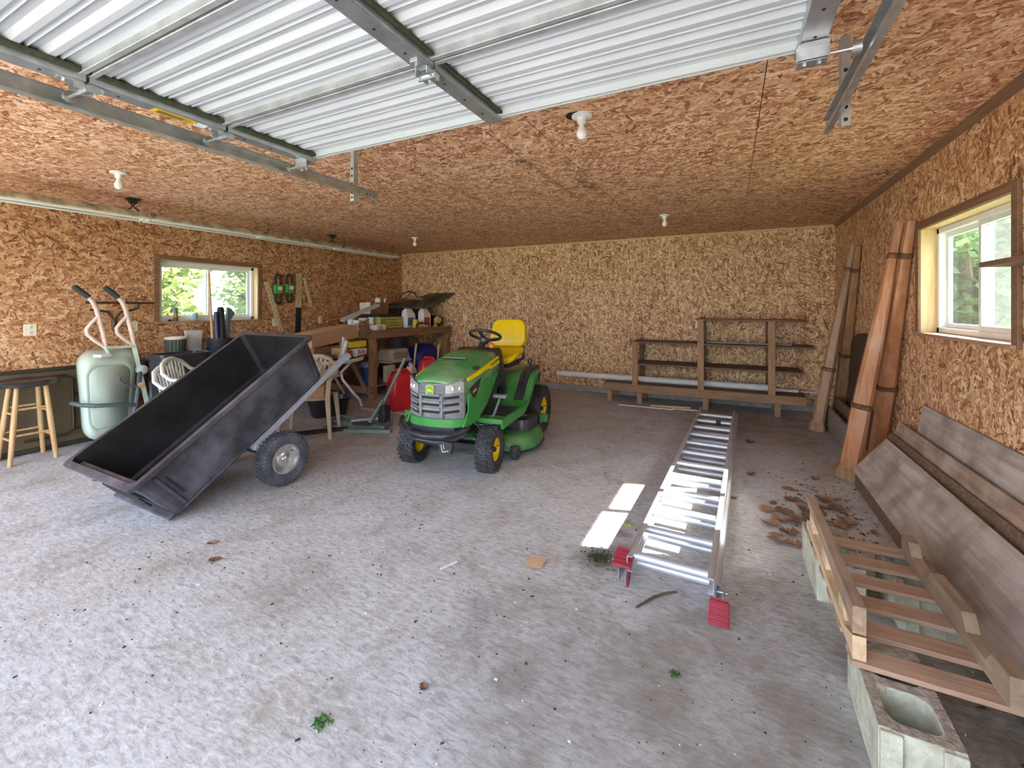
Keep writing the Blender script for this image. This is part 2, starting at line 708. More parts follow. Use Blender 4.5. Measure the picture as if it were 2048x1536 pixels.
M['trimwood'] = wood('brown_trim_wood', (.17, .085, .045), (.30, .165, .09), .65, 1)
M['pine'] = wood('pale_pine', (.55, .36, .16), (.74, .55, .30), .6, 2)
M['vinyl'] = pm('white_vinyl', (.80, .82, .80), .4, var=.05)
M['glass'] = glass_mat('window_glass', (.96, .98, .98), .06, .006)
M['glass_dusty'] = glass_mat('dusty_window_glass', (.90, .94, .96), .08, .03)
M['galv'] = pm('galvanised_steel', (.56, .58, .60), .38, .85, var=.16, scale=18, dirt=(.25, .25, .22), damt=.3)
M['galv_dull'] = pm('dull_galvanised_steel', (.47, .48, .48), .5, .6, var=.2, scale=14)
M['doorwhite'] = pm('door_white_paint', (.54, .56, .575), .40, .0, var=.05, scale=4, dirt=(.48, .53, .45), damt=.25, dscale=2)
M['seal'] = pm('mossy_edge', (.05, .055, .03), .9, var=.4, scale=40)
M['black'] = pm('black_plastic', (.016, .016, .018), .42, var=.3)
M['porcelain'] = pm('white_porcelain', (.82, .82, .78), .3, var=.03)
M['ivory'] = pm('ivory_plastic', (.78, .72, .55), .4, var=.03)
M['darkhole'] = pm('dark_slot', (.015, .013, .012), .8)
M['steel'] = pm('bare_steel', (.55, .56, .57), .32, .9, var=.12)
# ================================================================ STRUCTURE
XL, XR, YF, YB, ZC = -6.13, 1.26, -0.38, 7.10, 2.52
TH = .012
CURB = .10

def cut(rect, holes):
    """split rect (a0,a1,b0,b1) around rectangular holes"""
    out = [rect]
    for h in holes:
        nxt = []
        for (a0, a1, b0, b1) in out:
            if h[0] >= a1 or h[1] <= a0 or h[2] >= b1 or h[3] <= b0:
                nxt.append((a0, a1, b0, b1))
                continue
            if h[0] > a0:
                nxt.append((a0, h[0], b0, b1))
            if h[1] < a1:
                nxt.append((h[1], a1, b0, b1))
            c0, c1 = max(a0, h[0]), min(a1, h[1])
            if h[2] > b0:
                nxt.append((c0, c1, b0, h[2]))
            if h[3] < b1:
                nxt.append((c0, c1, h[3], b1))
        out = nxt
    return out

mb = MB()
mb.bx(XL - .3, XR + .3, YF - .2, YB + .3, -.15, -.014)
flo = struct('floor', mb, M['curb'])
for (x0, x1) in ((XL - .3, -4.022), (-4.014, XR + .3)):
    mb = MB()
    mb.bx(x0, x1, YF - .2, YB + .3, -.016, 0)
    mb.build('floor_slab', M['concrete'], flo)

# window openings (inside the casing)
LW = (2.775, 3.985, 1.245, 1.985)      # y0 y1 z0 z1 in the left wall
RW = (3.035, 4.215, 1.235, 1.985)      # in the right wall
DOOR = (-2.36, .44, -1, 2.22)          # garage opening in the front wall
UNSEEN_OPENING = (-5.95, -2.95, -1, 2.30)  # unseen opening, a guess, enlarged to let more daylight in

def grow(h):
    return (h[0] - .021, h[1] + .021, h[2] - .023, h[3] + .021)

def wall_grid(name, mat, axis, pos, inward, a_edges, a_rng, holes, thick=.15):
    mb = MB()
    for (a0, a1, b0, b1) in cut((a_rng[0] - .16, a_rng[1] + .16, 0, ZC + .25) if axis == 'y' else (a_rng[0], a_rng[1] + .0, 0, ZC + .25), holes):
        lo, hi = (pos - inward * (thick + TH), pos - inward * TH)
        if axis == 'x':
            mb.bx(min(lo, hi), max(lo, hi), a0, a1, b0, b1)
        else:
            mb.bx(a0, a1, min(lo, hi), max(lo, hi), b0, b1)
    w = struct(name, mb, M['sheath'])
    es = sorted([e for e in a_edges if a_rng[0] < e < a_rng[1]])
    es = [a_rng[0]] + es + [a_rng[1]]
    g = .0015
    for i in range(len(es) - 1):
        mb = MB()
        for (a0, a1, b0, b1) in cut((es[i] + g, es[i + 1] - g, CURB, ZC - .004), holes):
            if axis == 'x':
                mb.bx(min(pos, pos - inward * TH), max(pos, pos - inward * TH), a0, a1, b0, b1)
            else:
                mb.bx(a0, a1, min(pos, pos - inward * TH), max(pos, pos - inward * TH), b0, b1)
        mb.build('osb_panel', mat, w)
    return w

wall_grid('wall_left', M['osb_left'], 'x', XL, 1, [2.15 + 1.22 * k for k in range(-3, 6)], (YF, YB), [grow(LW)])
wall_grid('wall_right', M['osb_side'], 'x', XR, -1, [6.06 - 1.22 * k for k in range(-1, 7)], (YF, YB), [grow(RW)])
wall_grid('wall_back', M['osb_back'], 'y', YB, -1, [-6.13 + 1.22 * k for k in range(1, 7)], (XL, XR), [])
wall_grid('wall_front', M['osb_back'], 'y', YF, 1, [-6.13 + 1.22 * k for k in range(1, 7)], (XL, XR), [DOOR, UNSEEN_OPENING])

# ceiling: backing slab + 4x8 sheets
mb = MB()
mb.bx(XL - .55, XR + .55, YF - .5, YB + .5, ZC + TH + .02, ZC + .32)
ceil = struct('ceiling', mb, M['sheath'])
xe = [XL] + [.15 - 1.22 * k for k in range(5, -1, -1)] + [XR]
xe = sorted(set(round(x, 3) for x in xe if XL <= x <= XR))
for i in range(len(xe) - 1):
    ye = [YF, -.09, 2.35, 4.79, YB]
    for j in range(len(ye) - 1):
        cells = [(xe[i], xe[i + 1], ye[j], ye[j + 1])]
        if abs(xe[i] + 2.29) < .02 and j == 2:        # the attic hatch and its filler pieces
            cells = [(xe[i], -1.37, 2.35, 2.94), (xe[i], -1.37, 2.94, 3.73), (xe[i], -1.37, 3.73, 4.79), (-1.37, xe[i + 1], 2.35, 4.79)]
        for (a0, a1, b0, b1) in cells:
            g = .0022 if len(cells) == 1 else .0035
            mb = MB()
            mb.bx(a0 + g, a1 - g, b0 + g, b1 - g, ZC, ZC + TH)
            mb.build('osb_panel', M['osb_ceil'], ceil)

# concrete curb along the base of the walls and slim mouldings under the ceiling
for nm, r in (('baseboard_back', (XL, XR, YB - .03, YB + .02)), ('baseboard_left', (XL - .02, XL + .03, YF, YB)), ('baseboard_right', (XR - .03, XR + .02, YF, YB))):
    mb = MB()
    mb.bx(r[0], r[1], r[2], r[3], 0, CURB, .006)
    struct(nm, mb, M['curb'])
mb = MB()
mb.prism([(XR, ZC), (XR - .035, ZC), (XR, ZC - .05)], 'y', YF + .02, YB)
struct('trim_1', mb, M['trimwood'])
mb = MB()
mb.bx(XL, XR - .03, YB - .014, YB, ZC - .028, ZC - .001, .002)
struct('trim_2', mb, M['pine'])

def slider_window(name, X, inward, y0, y1, z0, z1, dusty_low):
    """horizontal sliding window in a wall whose room face is at X; inward = +1/-1 towards the room"""
    sgn = inward
    def xr(a, b):
        p, q = X - sgn * a, X - sgn * b
        return min(p, q), max(p, q)
    mb = MB()   # pine jamb box lining the reveal
    a, b = xr(-.004, .155)
    mb.bx(a, b, y0 - .02, y0, z0 - .02, z1 + .02)
    mb.bx(a, b, y1, y1 + .02, z0 - .02, z1 + .02)
    mb.bx(a, b, y0, y1, z1, z1 + .02)
    root = struct(name, mb, M['pine'])
    mb = MB()   # sill board projecting into the room
    a, b = xr(-.035, .155)
    mb.bx(a, b, y0 - .05, y1 + .05, z0 - .022, z0, .003)
    mb.build('window_sill', M['sillwood'], root)
    for (p0, p1, q0, q1) in ((y0 - .062, y0 - .004, z0 - .022, z1 + .062), (y1 + .004, y1 + .062, z0 - .022, z1 + .062), (y0 - .004, y1 + .004, z1 + .006, z1 + .062)):
        mb = MB()
        a, b = xr(-.018, 0)
        mb.bx(a, b, p0, p1, q0, q1, .003)
        mb.build('casing_board', M['trimwood'], root)
    mb = MB()   # vinyl outer frame
    a, b = xr(.085, .15)
    fw = .038
    mb.bx(a, b, y0, y0 + fw, z0, z1, .003)
    mb.bx(a, b, y1 - fw, y1, z0, z1, .003)
    mb.bx(a, b, y0, y1, z1 - fw, z1, .003)
    mb.bx(a, b, y0, y1, z0, z0 + fw, .003)
    mb.build('window_frame', M['vinyl'], root)
    ym = (y0 + y1) / 2
    for k, (p0, p1, d) in enumerate(((y0 + fw, ym + .022, .095), (ym - .022, y1 - fw, .125))):
        mb = MB()
        a, b = xr(d, d + .024)
        sw = .032
        mb.bx(a, b, p0, p0 + sw, z0 + fw, z1 - fw, .002)
        mb.bx(a, b, p1 - sw, p1, z0 + fw, z1 - fw, .002)
        mb.bx(a, b, p0 + sw, p1 - sw, z1 - fw - sw, z1 - fw, .002)
        mb.bx(a, b, p0 + sw, p1 - sw, z0 + fw, z0 + fw + sw, .002)
        s = mb.build('sash', M['vinyl'], root)
        mb = MB()
        a, b = xr(d + .010, d + .013)
        mb.bx(a, b, p0 + sw - .004, p1 - sw + .004, z0 + fw + sw - .004, z1 - fw - sw + .004)
        mb.build('pane', M['glass_dusty'] if k == dusty_low else M['glass'], s)
    return root
M['sillwood'] = wood('sill_wood', (.34, .17, .10), (.52, .33, .22), .55, 1)
slider_window('window_1', XL, 1, *LW, 1)
slider_window('window_2', XR, -1, *RW, 0)

# ---------------------------------------------------------------- outdoors
M['grass'] = pm('mown_grass', (.16, .22, .06), .9, var=.4, scale=3)
M['drive'] = pm('gravel_drive', (.46, .45, .44), .9, var=.2, scale=8)
mb = MB()
mb.bx(-60, 60, -60, 60, -.4, -.152)
struct('ground', mb, M['grass'])
mb = MB()
mb.bx(XL - 1, XR + 1, -16, YF - .2, -.16, -.02)
struct('driveway', mb, M['drive'])
def leaf_mat(name, c, tr):
    m, n, l, b = newmat(name)
    oi = n.new('ShaderNodeTexNoise')
    oi.inputs['Scale'].default_value = 2.5
    tc = n.new('ShaderNodeTexCoord')
    l.new(tc.outputs['Object'], oi.inputs['Vector'])
    cr = n.new('ShaderNodeValToRGB')
    cr.color_ramp.elements[0].position = .35
    cr.color_ramp.elements[1].position = .65
    cr.color_ramp.elements[0].color = (c[0] * .55, c[1] * .65, c[2] * .7, 1)
    cr.color_ramp.elements[1].color = (*c, 1)
    l.new(oi.outputs[0], cr.inputs[0])
    l.new(cr.outputs[0], b.inputs['Base Color'])
    b.inputs['Roughness'].default_value = .6
    ts = n.new('ShaderNodeBsdfTranslucent')
    l.new(cr.outputs[0], ts.inputs[0])
    mx = n.new('ShaderNodeMixShader')
    mx.inputs[0].default_value = tr
    out = [q for q in n if q.type == 'OUTPUT_MATERIAL'][0]
    l.new(b.outputs[0], mx.inputs[1])
    l.new(ts.outputs[0], mx.inputs[2])
    l.new(mx.outputs[0], out.inputs[0])
    return m
M['leaf_a'] = leaf_mat('spring_leaves', (.30, .36, .11), .4)
M['leaf_b'] = leaf_mat('green_leaves', (.12, .22, .05), .45)
M['bark'] = pm('bark', (.10, .07, .05), .9, var=.3)
def tree(label, x, y, h, rad, lm, n=3200, size=.16, seed=1, group='trees outside the garage windows'):
    rnd = random.Random(seed)
    t = thing('broadleaf_tree', label, 'tree', (x, y, -.155), group=group)
    mb = MB()
    mb.tube([(0, 0, 0), (.1, .05, h * .35), (-.05, .1, h * .7)], [.14, .10, .04], 8)
    for k in range(6):
        a = k * 1.05 + rnd.random()
        z = h * (.25 + .08 * k)
        mb.tube([(0.05, 0, z), (math.cos(a) * rad * .5, math.sin(a) * rad * .5, z + .5), (math.cos(a) * rad * .8, math.sin(a) * rad * .8, z + .8)], [.05, .03, .012], 6)
    mb.build('trunk', M['bark'], t, 40)
    verts, faces = [], []
    blobs = [(rnd.gauss(0, rad * .42), rnd.gauss(0, rad * .42), h * (.18 + .72 * rnd.random()), rad * (.28 + .3 * rnd.random())) for _ in range(22)]
    for i in range(n):
        bx_, by_, bz_, br_ = blobs[rnd.randrange(len(blobs))]
        d = Vector((rnd.gauss(0, 1), rnd.gauss(0, 1), rnd.gauss(0, .8)))
        d = d.normalized() * br_ * (.55 + .5 * rnd.random())
        c = Vector((bx_, by_, max(bz_, .3))) + d
        u = Vector((rnd.gauss(0, 1), rnd.gauss(0, 1), rnd.gauss(0, .5))).normalized()
        v = u.cross(Vector((rnd.gauss(0, 1), rnd.gauss(0, 1), rnd.gauss(0, 1)))).normalized()
        s = size * (.6 + .8 * rnd.random())
        k = len(verts)
        verts += [c - u * s * .5, c + v * s * .28, c + u * s * .5, c - v * s * .28]
        faces.append((k, k + 1, k + 2, k + 3))
    me = bpy.data.meshes.new('foliage')
    me.from_pydata(verts, [], faces)
    me.materials.append(lm)
    o = bpy.data.objects.new('foliage', me)
    COL.objects.link(o)
    o.parent = t
    o['kind'] = 'stuff'
tl = 'pale green leafy tree outside the window behind the cart'
tr_ = 'bright green leafy tree outside the window above the leaning boards'
for i, (x, y, h, r) in enumerate(((-10.4, 4.5, 3.9, .95), (-10.6, 7.2, 4.1, .95), (-14.6, 6.2, 5.4, 1.25), (-14.8, 9.6, 5.4, 1.25), (-14.4, 2.8, 4.8, 1.2))):
    tree(tl, x, y, h, r, M['leaf_a'], 4200, .19, 11 + i, 'trees beyond the far window')
for i, (x, y, h, r) in enumerate(((3.1, 8.6, 2.9, .85), (5.2, 10.6, 3.4, .95), (5.0, 14.8, 4.6, 1.25), (8.2, 15.2, 4.8, 1.3), (8.6, 19.5, 6.0, 1.5))):
    tree(tr_, x, y, h, r, M['leaf_b'], 4200, .19, 31 + i, 'trees beyond the near window')

# ---------------------------------------------------------------- overhead garage door (open, hanging under the ceiling)
DZ = 2.28
gd = thing('overhead_garage_door', 'open white ribbed steel overhead garage door hanging under the ceiling', 'garage door', (-.96, .7, DZ))
DX0, DX1 = -2.20, .27
SEC = .50
YE = 1.735
for k in range(4):
    y1 = YE - k * SEC
    y0 = y1 - SEC + .006
    # ribbed sheet: flats with shallow trapezoid ribs running across the door
    prof = [(y1, DZ + .012), (y1, DZ + .045)]
    nr = 5
    pitch = (y1 - y0 - .06) / nr
    lower = []
    y = y1 - .03
    lower.append((y1 - .004, DZ + .020))
    for r in range(nr):
        a = y - pitch * r
        lower += [(a - pitch * .12, DZ + .028), (a - pitch * .40, DZ + .028), (a - pitch * .47, DZ + .016), (a - pitch * .53, DZ + .028), (a - pitch * .62, DZ + .028), (a - pitch * .70, DZ + .014), (a - pitch * .92, DZ + .014)]
    lower.append((y0 + .004, DZ + .020))
    upper = [(p[0], p[1] + .006) for p in lower][::-1]
    mb = MB()
    for i in range(len(lower) - 1):
        (a0, b0), (a1, b1) = lower[i], lower[i + 1]
        mb._add([(DX0, a0, b0), (DX1, a0, b0), (DX1, a1, b1), (DX0, a1, b1), (DX0, a0, b0 + .004), (DX1, a0, b0 + .004), (DX1, a1, b1 + .004), (DX0, a1, b1 + .004)],
                [(0, 1, 2, 3), (7, 6, 5, 4), (0, 4, 5, 1), (2, 6, 7, 3), (1, 5, 6, 2), (0, 3, 7, 4)])
    sec = mb.build('door_section', M['doorwhite'], gd, 0, True)
    for yy in (y1 - .012, y0 + .010):
        mb = MB()
        mb.bx(DX0, DX1, yy - .010, yy + .010, DZ - .004, DZ + .03, .002)
        mb.build('section_rail', M['galv_dull'] if k or yy < y1 - .1 else M['doorwhite'], sec, 0, True)
    for xs, wd in ((DX0 + .035, .07), (-.955, .062), (DX1 - .035, .07)):
        mb = MB()
        yy0, yy1 = y0 + .002, y1 - (.0 if k == 0 else .002)
        mb.bx(xs - wd / 2, xs + wd / 2, yy0, yy1, DZ - .026, DZ - .022)
        mb.bx(xs - wd / 2, xs - wd / 2 + .003, yy0, yy1, DZ - .024, DZ + .022)
        mb.bx(xs + wd / 2 - .003, xs + wd / 2, yy0, yy1, DZ - .024, DZ + .022)
        mb.build('stile', M['galv'], sec, 0, True)
        for q in range(3):
            mb = MB()
            mb.cyl((xs, y0 + .1 + q * .14, DZ - .0275), (xs, y0 + .1 + q * .14, DZ - .0255), .005, seg=8)
            mb.build('rivet', M['darkhole'], sec, 0, True)
    mb = MB()
    mb.bx(DX0 + .072, DX0 + .095, y0, y1, DZ - .002, DZ + .012)
    mb.build('edge_seal', M['seal'], sec, 0, True)
    mb = MB()
    mb.bx(-.92, -.905, y0, y1, DZ + .002, DZ + .013)
    mb.build('edge_seal', M['seal'], sec, 0, True)
mb = MB()
mb.bx(DX0, DX1, YE - .002, YE + .004, DZ - .006, DZ + .045)
mb.build('top_edge_strip', M['doorwhite'], gd, 0, True)

def hinge(x, y, roller=0):
    mb = MB()
    for s in (-1, 1):
        mb.prism([(x - .028, y + s * .012), (x + .028, y + s * .012), (x + .016, y + s * .075), (x - .016, y + s * .075)], 'z', DZ - .032, DZ - .027)
        mb.bx(x - .026, x - .022, y + s * .005, y + s * .035, DZ - .055, DZ - .03)
        mb.bx(x + .022, x + .026, y + s * .005, y + s * .035, DZ - .055, DZ - .03)
    mb.cyl((x - .036, y, DZ - .048), (x + .036, y, DZ - .048), .011, seg=10)
    for s in (-1, 1):
        mb.cyl((x, y + s * .055, DZ - .04), (x, y + s * .055, DZ - .028), .007, seg=6)
    h = mb.build('hinge', M['galv'], gd, 35, True)
    if roller:
        mb = MB()
        xe_ = x + roller * .115
        mb.cyl((x, y, DZ - .048), (xe_, y, DZ - .048), .006, seg=8)
        mb.cyl((xe_ - .012, y, DZ - .048), (xe_ + .012, y, DZ - .048), .022, seg=16)
        mb.build('roller', M['steel'], h, 35, True)
for k in range(1, 4):
    yh = YE - k * SEC + .003
    hinge(DX0 + .035, yh, -1)
    hinge(-.955, yh, 0)
    hinge(DX1 - .035, yh, 1)
for x, s in ((DX0 + .035, -1), (DX1 - .035, 1)):     # top fixtures with their rollers
    mb = MB()
    mb.bx(x - .045, x + .045, YE - .10, YE - .01, DZ - .034, DZ - .028, .002)
    mb.bx(x - .045, x + .045, YE - .075, YE - .07, DZ - .075, DZ - .03)
    mb.bx(x - .04, x + .04, YE - .075, YE - .03, DZ - .078, DZ - .072)
    mb.cyl((x - .02, YE - .05, DZ - .084), (x - .02, YE - .05, DZ - .076), .008, seg=6)
    mb.cyl((x + .02, YE - .05, DZ - .084), (x + .02, YE - .05, DZ - .076), .008, seg=6)
    h = mb.build('top_bracket', M['galv'], gd, 0, True)
    mb = MB()
    xe_ = x + s * .115
    mb.cyl((x, YE - .05, DZ - .055), (xe_, YE - .05, DZ - .055), .006, seg=8)
    mb.cyl((xe_ - .012, YE - .05, DZ - .055), (xe_ + .012, YE - .05, DZ - .055), .022, seg=16)
    mb.build('roller', M['steel'], h, 35, True)
# stickers on the end stile
M['sticker_y'] = pm('yellow_sticker', (.80, .50, .02), .5, var=.04)
M['sticker_w'] = pm('white_sticker', (.75, .77, .80), .5, var=.04)
mb = MB()
mb.bx(DX0 + .004, DX0 + .05, .96, 1.12, DZ - .028, DZ - .0262)
st = mb.build('warning_sticker', M['sticker_y'], gd, 0, True, label='yellow warning sticker')
mb = MB()
for i in range(5):
    mb.bx(DX0 + .012 + i * .007, DX0 + .0145 + i * .007, .975, 1.105 - (i % 2) * .03, DZ - .0288, DZ - .028)
mb.build('printed_line', M['black'], st, 0, True)
mb = MB()
mb.bx(DX0 + .004, DX0 + .05, 1.125, 1.19, DZ - .028, DZ - .0262)
mb.build('maker_sticker', M['sticker_w'], gd, 0, True, label='white sticker')

# tracks the rollers run in, with perforated hangers to the ceiling
for nm, x, s, yend, yh in (('left', -2.31, -1, 2.43, 2.22), ('right', .385, 1, 2.38, 2.20)):
    t = thing('door_track', 'galvanised door track by the ' + ('centre of the ceiling, beside the fluorescent lights' if s < 0 else 'wall with the leaning columns, under the ceiling'), 'track', (x, 1.0, DZ - .08))
    mb = MB()
    zz = DZ - .05
    prof = [(-s * .012, .030), (-s * .012, .026), (s * .014, .026), (s * .014, -.026), (-s * .012, -.026), (-s * .012, -.040), (-s * .009, -.040), (-s * .009, -.029), (s * .017, -.029), (s * .017, .030)]
    mb.prism([(x + p[0], zz + p[1]) for p in prof], 'y', -.30, yend)
    mb.build('rail', M['galv'], t, 0, True)
    mb = MB()
    mb.bx(x + s * .018, x + s * .021, yh - .018, yh + .018, zz - .075, ZC + .004)
    mb.bx(x + s * .018, x + s * .05, yh - .020, yh - .017, zz - .075, ZC + .004)
    mb.build('hanger', M['galv_dull'], t, 0, True)
    for q in range(5):
        mb = MB()
        mb.cyl((x + s * .034, yh - .0215, zz - .05 + q * .05), (x + s * .034, yh - .016, zz - .05 + q * .05), .008, seg=8)
        mb.build('bolt_hole', M['darkhole'], t, 0, True)
    for q in range(3):
        mb = MB()
        mb.cyl((x - .0005 + s * .0125, yend - .04 - q * .035, zz), (x + s * .0178, yend - .04 - q * .035, zz), .005, seg=8)
        mb.build('bolt_hole', M['darkhole'], t, 0, True)

# ---------------------------------------------------------------- bare bulbs
M['bulb'] = pm('frosted_bulb', (.85, .84, .78), .25, var=.02)
for (x, y, cap, lab) in ((-4.47, 1.74, .06, 'white bulb in a porcelain holder near the fluorescent lights and garage door track'), (-.76, 2.41, .10, 'white bulb whose loose porcelain holder hangs off a dark ceiling hole'),
                         (-4.46, 5.47, .06, 'white bulb in a porcelain holder above the cluttered workbench corner'), (-.70, 5.47, .06, 'white bulb in a porcelain holder in front of the wall with shelves')):
    t = thing('ceiling_bulb', lab, 'light bulb', (x, y, ZC), group='bare bulbs on the ceiling')
    mb = MB()
    mb.lathe([(.058, -.000), (.058, -.010), (.030, -.016), (.024, -.030), (.024, -.048), (.017, -.050)], (0, 0, 0), seg=20)
    o = mb.build('lampholder', M['porcelain'], t, 40)
    mb = MB()
    mb.lathe([(.014, -.045), (.014, -.062), (.022, -.078), (.031, -.098), (.030, -.116), (.020, -.132), (.006, -.138)], (0, 0, 0), seg=18)
    mb.build('bulb', M['bulb'], t, 60)
    if cap > .08:
        mb = MB()
        mb.cyl((-.035, -.01, -.002), (-.035, -.01, .002), .055, seg=18)
        mb.build('box_hole', M['darkhole'], t)

# ---------------------------------------------------------------- row of hanging fluorescent fixtures
M['fixture'] = pm('dusty_fixture_enamel', (.66, .63, .48), .5, var=.1, scale=8, dirt=(.13, .095, .05), damt=.95, dscale=6)
M['fixwhite'] = pm('fixture_underside', (.80, .82, .74), .45, var=.05)
M['tubeglass'] = pm('fluorescent_tube', (.80, .84, .76), .3, var=.02)
M['chain'] = pm('dark_wire', (.05, .045, .04), .6, .5)
FX = -5.41
for (y0, y1, dx, dz, bracket, lab) in ((1.11, 2.325, .0, 2.335, 2.22, 'dirt-stained fluorescent fixture hanging over the stool and wheelbarrow'), (2.33, 3.55, .02, 2.33, 0, 'dusty fluorescent fixture hanging level with the window behind the cart'),
                                       (3.555, 4.78, -.01, 2.332, 4.70, 'fluorescent fixture with pale end cap, second from the workbench corner'), (4.785, 6.07, .02, 2.325, 0, 'cream fluorescent fixture hanging nearest the workbench corner')):
    t = thing('fluorescent_fixture', lab, 'light fixture', (FX + dx, (y0 + y1) / 2, dz), group='fluorescent fixtures in a row')
    x = FX + dx
    mb = MB()
    mb.prism([(x - .10, dz), (x - .05, dz + .055), (x + .05, dz + .055), (x + .10, dz), (x + .10, dz - .012), (x + .097, dz - .012), (x + .094, dz + .001), (x + .045, dz + .050), (x - .045, dz + .050), (x - .094, dz + .001), (x - .097, dz - .012), (x - .10, dz - .012)], 'y', y0, y1)
    hb = mb.build('reflector', M['fixture'], t, 0, True)
    for sl in (-1, 1):
        mb = MB()
        mb.bx(x + sl * .0955 - .0075, x + sl * .0955 + .0075, y0, y1, dz - .026, dz - .010, .003)
        mb.build('edge_lip', M['fixwhite'], hb, 0, True)
    for ye_ in (y0, y1 - .03):
        mb = MB()
        mb.bx(x - .055, x + .055, ye_, ye_ + .03, dz - .02, dz + .05, .004)
        mb.build('end_cap', M['fixwhite'], t, 0, True)
    for s in (-1, 1):
        mb = MB()
        mb.cyl((x + s * .045, y0 + .03, dz + .008), (x + s * .045, y1 - .03, dz + .008), .018, seg=12)
        mb.build('fluorescent_tube', M['tubeglass'], t, 40, True)
    if bracket:
        mb = MB()
        yb_ = bracket
        mb.bx(x - .05, x + .05, yb_ - .05, yb_ + .05, ZC - .012, ZC + .002, .002)
        mb.tube([(x - .03, yb_ - .04, ZC - .01), (x, yb_, ZC - .075), (x + .03, yb_ + .05, dz + .04)], .006, 6)
        mb.tube([(x + .03, yb_ + .04, ZC - .01), (x, yb_, ZC - .075), (x - .03, yb_ - .05, dz + .04)], .006, 6)
        mb.bx(x - .022, x + .022, yb_ - .03, yb_ + .03, ZC - .05, ZC - .005)
        mb.build('hanging_bracket', M['chain'], t, 0, True)
    for yy in (y0 + .12, y1 - .06):
        mb = MB()
        pts = [(x + (.012 if q % 2 else -.012), yy + .02 * math.sin(q * 1.3), dz + .042 + (ZC - dz - .04) * q / 10) for q in range(11)]
        mb.tube(pts, .0028, 5)
        mb.build('chain', M['chain'], t, 0, True)

# ---------------------------------------------------------------- outlets
def outlet(label, p, nx, ny, wide=1):
    """p on the wall face, (nx,ny) pointing into the room"""
    t = thing('wall_outlet', label, 'outlet', p, (0, 0, math.atan2(ny, nx) + PI / 2), group='wall outlets')
    mb = MB()
    mb.box((0, -.004, 0), (.072 * wide, .008, .116), None, .003)
    mb.build('cover_plate', M['ivory'], t)
    for dz in (.026, -.026):
        mb = MB()
        mb.lathe([(.017, 0), (.017, -.0105), (.015, -.0115)], (0, 0, dz), 'y', 14)
        r = mb.build('receptacle', M['ivory'], t, 40)
        mb = MB()
        mb.bx(-.008, -.0055, -.0125, -.011, dz + .000, dz + .009)
        mb.bx(.0055, .008, -.0125, -.011, dz + .000, dz + .009)
        mb.cyl((0, -.0125, dz - .008), (0, -.011, dz - .008), .003, seg=8)
        mb.build('slot', M['darkhole'], r)
outlet('ivory wall outlet above the wooden stool', (XL, 1.694, 1.195), 1, 0, 1.25)
outlet('ivory wall outlet behind the wheelbarrow handles', (XL, 2.521, 1.196), 1, 0, 1.1)
outlet('ivory wall outlet half hidden by the hanging blade sleeve', (XL, 4.25, 1.19), 1, 0)
outlet('ivory wall outlet left of the workbench, above the cardboard carton', (XL, 5.065, 1.203), 1, 0)
outlet('ivory wall outlet on the wall between workbench and tractor seat', (-4.573, YB, 1.198), 0, -1)
outlet('ivory wall outlet partly covered by the shelf unit upright', (-.43, YB, 1.165), 0, -1)
# ================================================================ LAWN TRACTOR
M['green'] = pm('tractor_green', (.035, .26, .045), .30, var=.08, dirt=(.30, .32, .20), damt=.28, dscale=5)
M['hood_green'] = pm('dusty_hood_green', (.04, .25, .05), .36, var=.08, dirt=(.34, .36, .26), damt=.62, dscale=4)
M['deck_green'] = pm('grassy_deck_green', (.035, .22, .05), .45, var=.15, dirt=(.22, .24, .12), damt=.5, dscale=9)
M['yellow'] = pm('tractor_yellow', (.80, .56, .0), .38, var=.05)
M['tyre'] = pm('tyre_rubber', (.028, .028, .032), .75, var=.3, dirt=(.20, .19, .19), damt=.30, dscale=10)
M['grille'] = pm('grey_grille_plastic', (.16, .16, .175), .5, var=.1, dirt=(.34, .33, .30), damt=.4, dscale=7)
M['tblack'] = pm('tractor_black', (.022, .022, .028), .36, var=.2, dirt=(.15, .15, .15), damt=.2)
M['lens'] = pm('headlight_lens', (.30, .30, .28), .12, var=.1, scale=30)
M['chrome'] = pm('worn_metal', (.62, .62, .62), .28, .9)
M['orange_p'] = pm('orange_plastic', (.80, .25, .04), .45)

TR = thing('lawn_tractor', 'green riding lawn tractor with yellow seat and grey grille', 'lawn mower', (-2.228, 3.255, 0), (0, 0, math.radians(5.5)))

def torus_prof(R, w, rim, seg=9):
    """closed tyre cross-section (r,h): from the bead on one side over the tread to the other"""
    pts = [(rim, -w * .36), (rim + .006, -w * .43), (R * .80, -w * .5), (R * .93, -w * .48), (R * .985, -w * .38), (R, -w * .15), (R, w * .15), (R * .985, w * .38), (R * .93, w * .48), (R * .80, w * .5), (rim + .006, w * .43), (rim, w * .36)]
    return pts

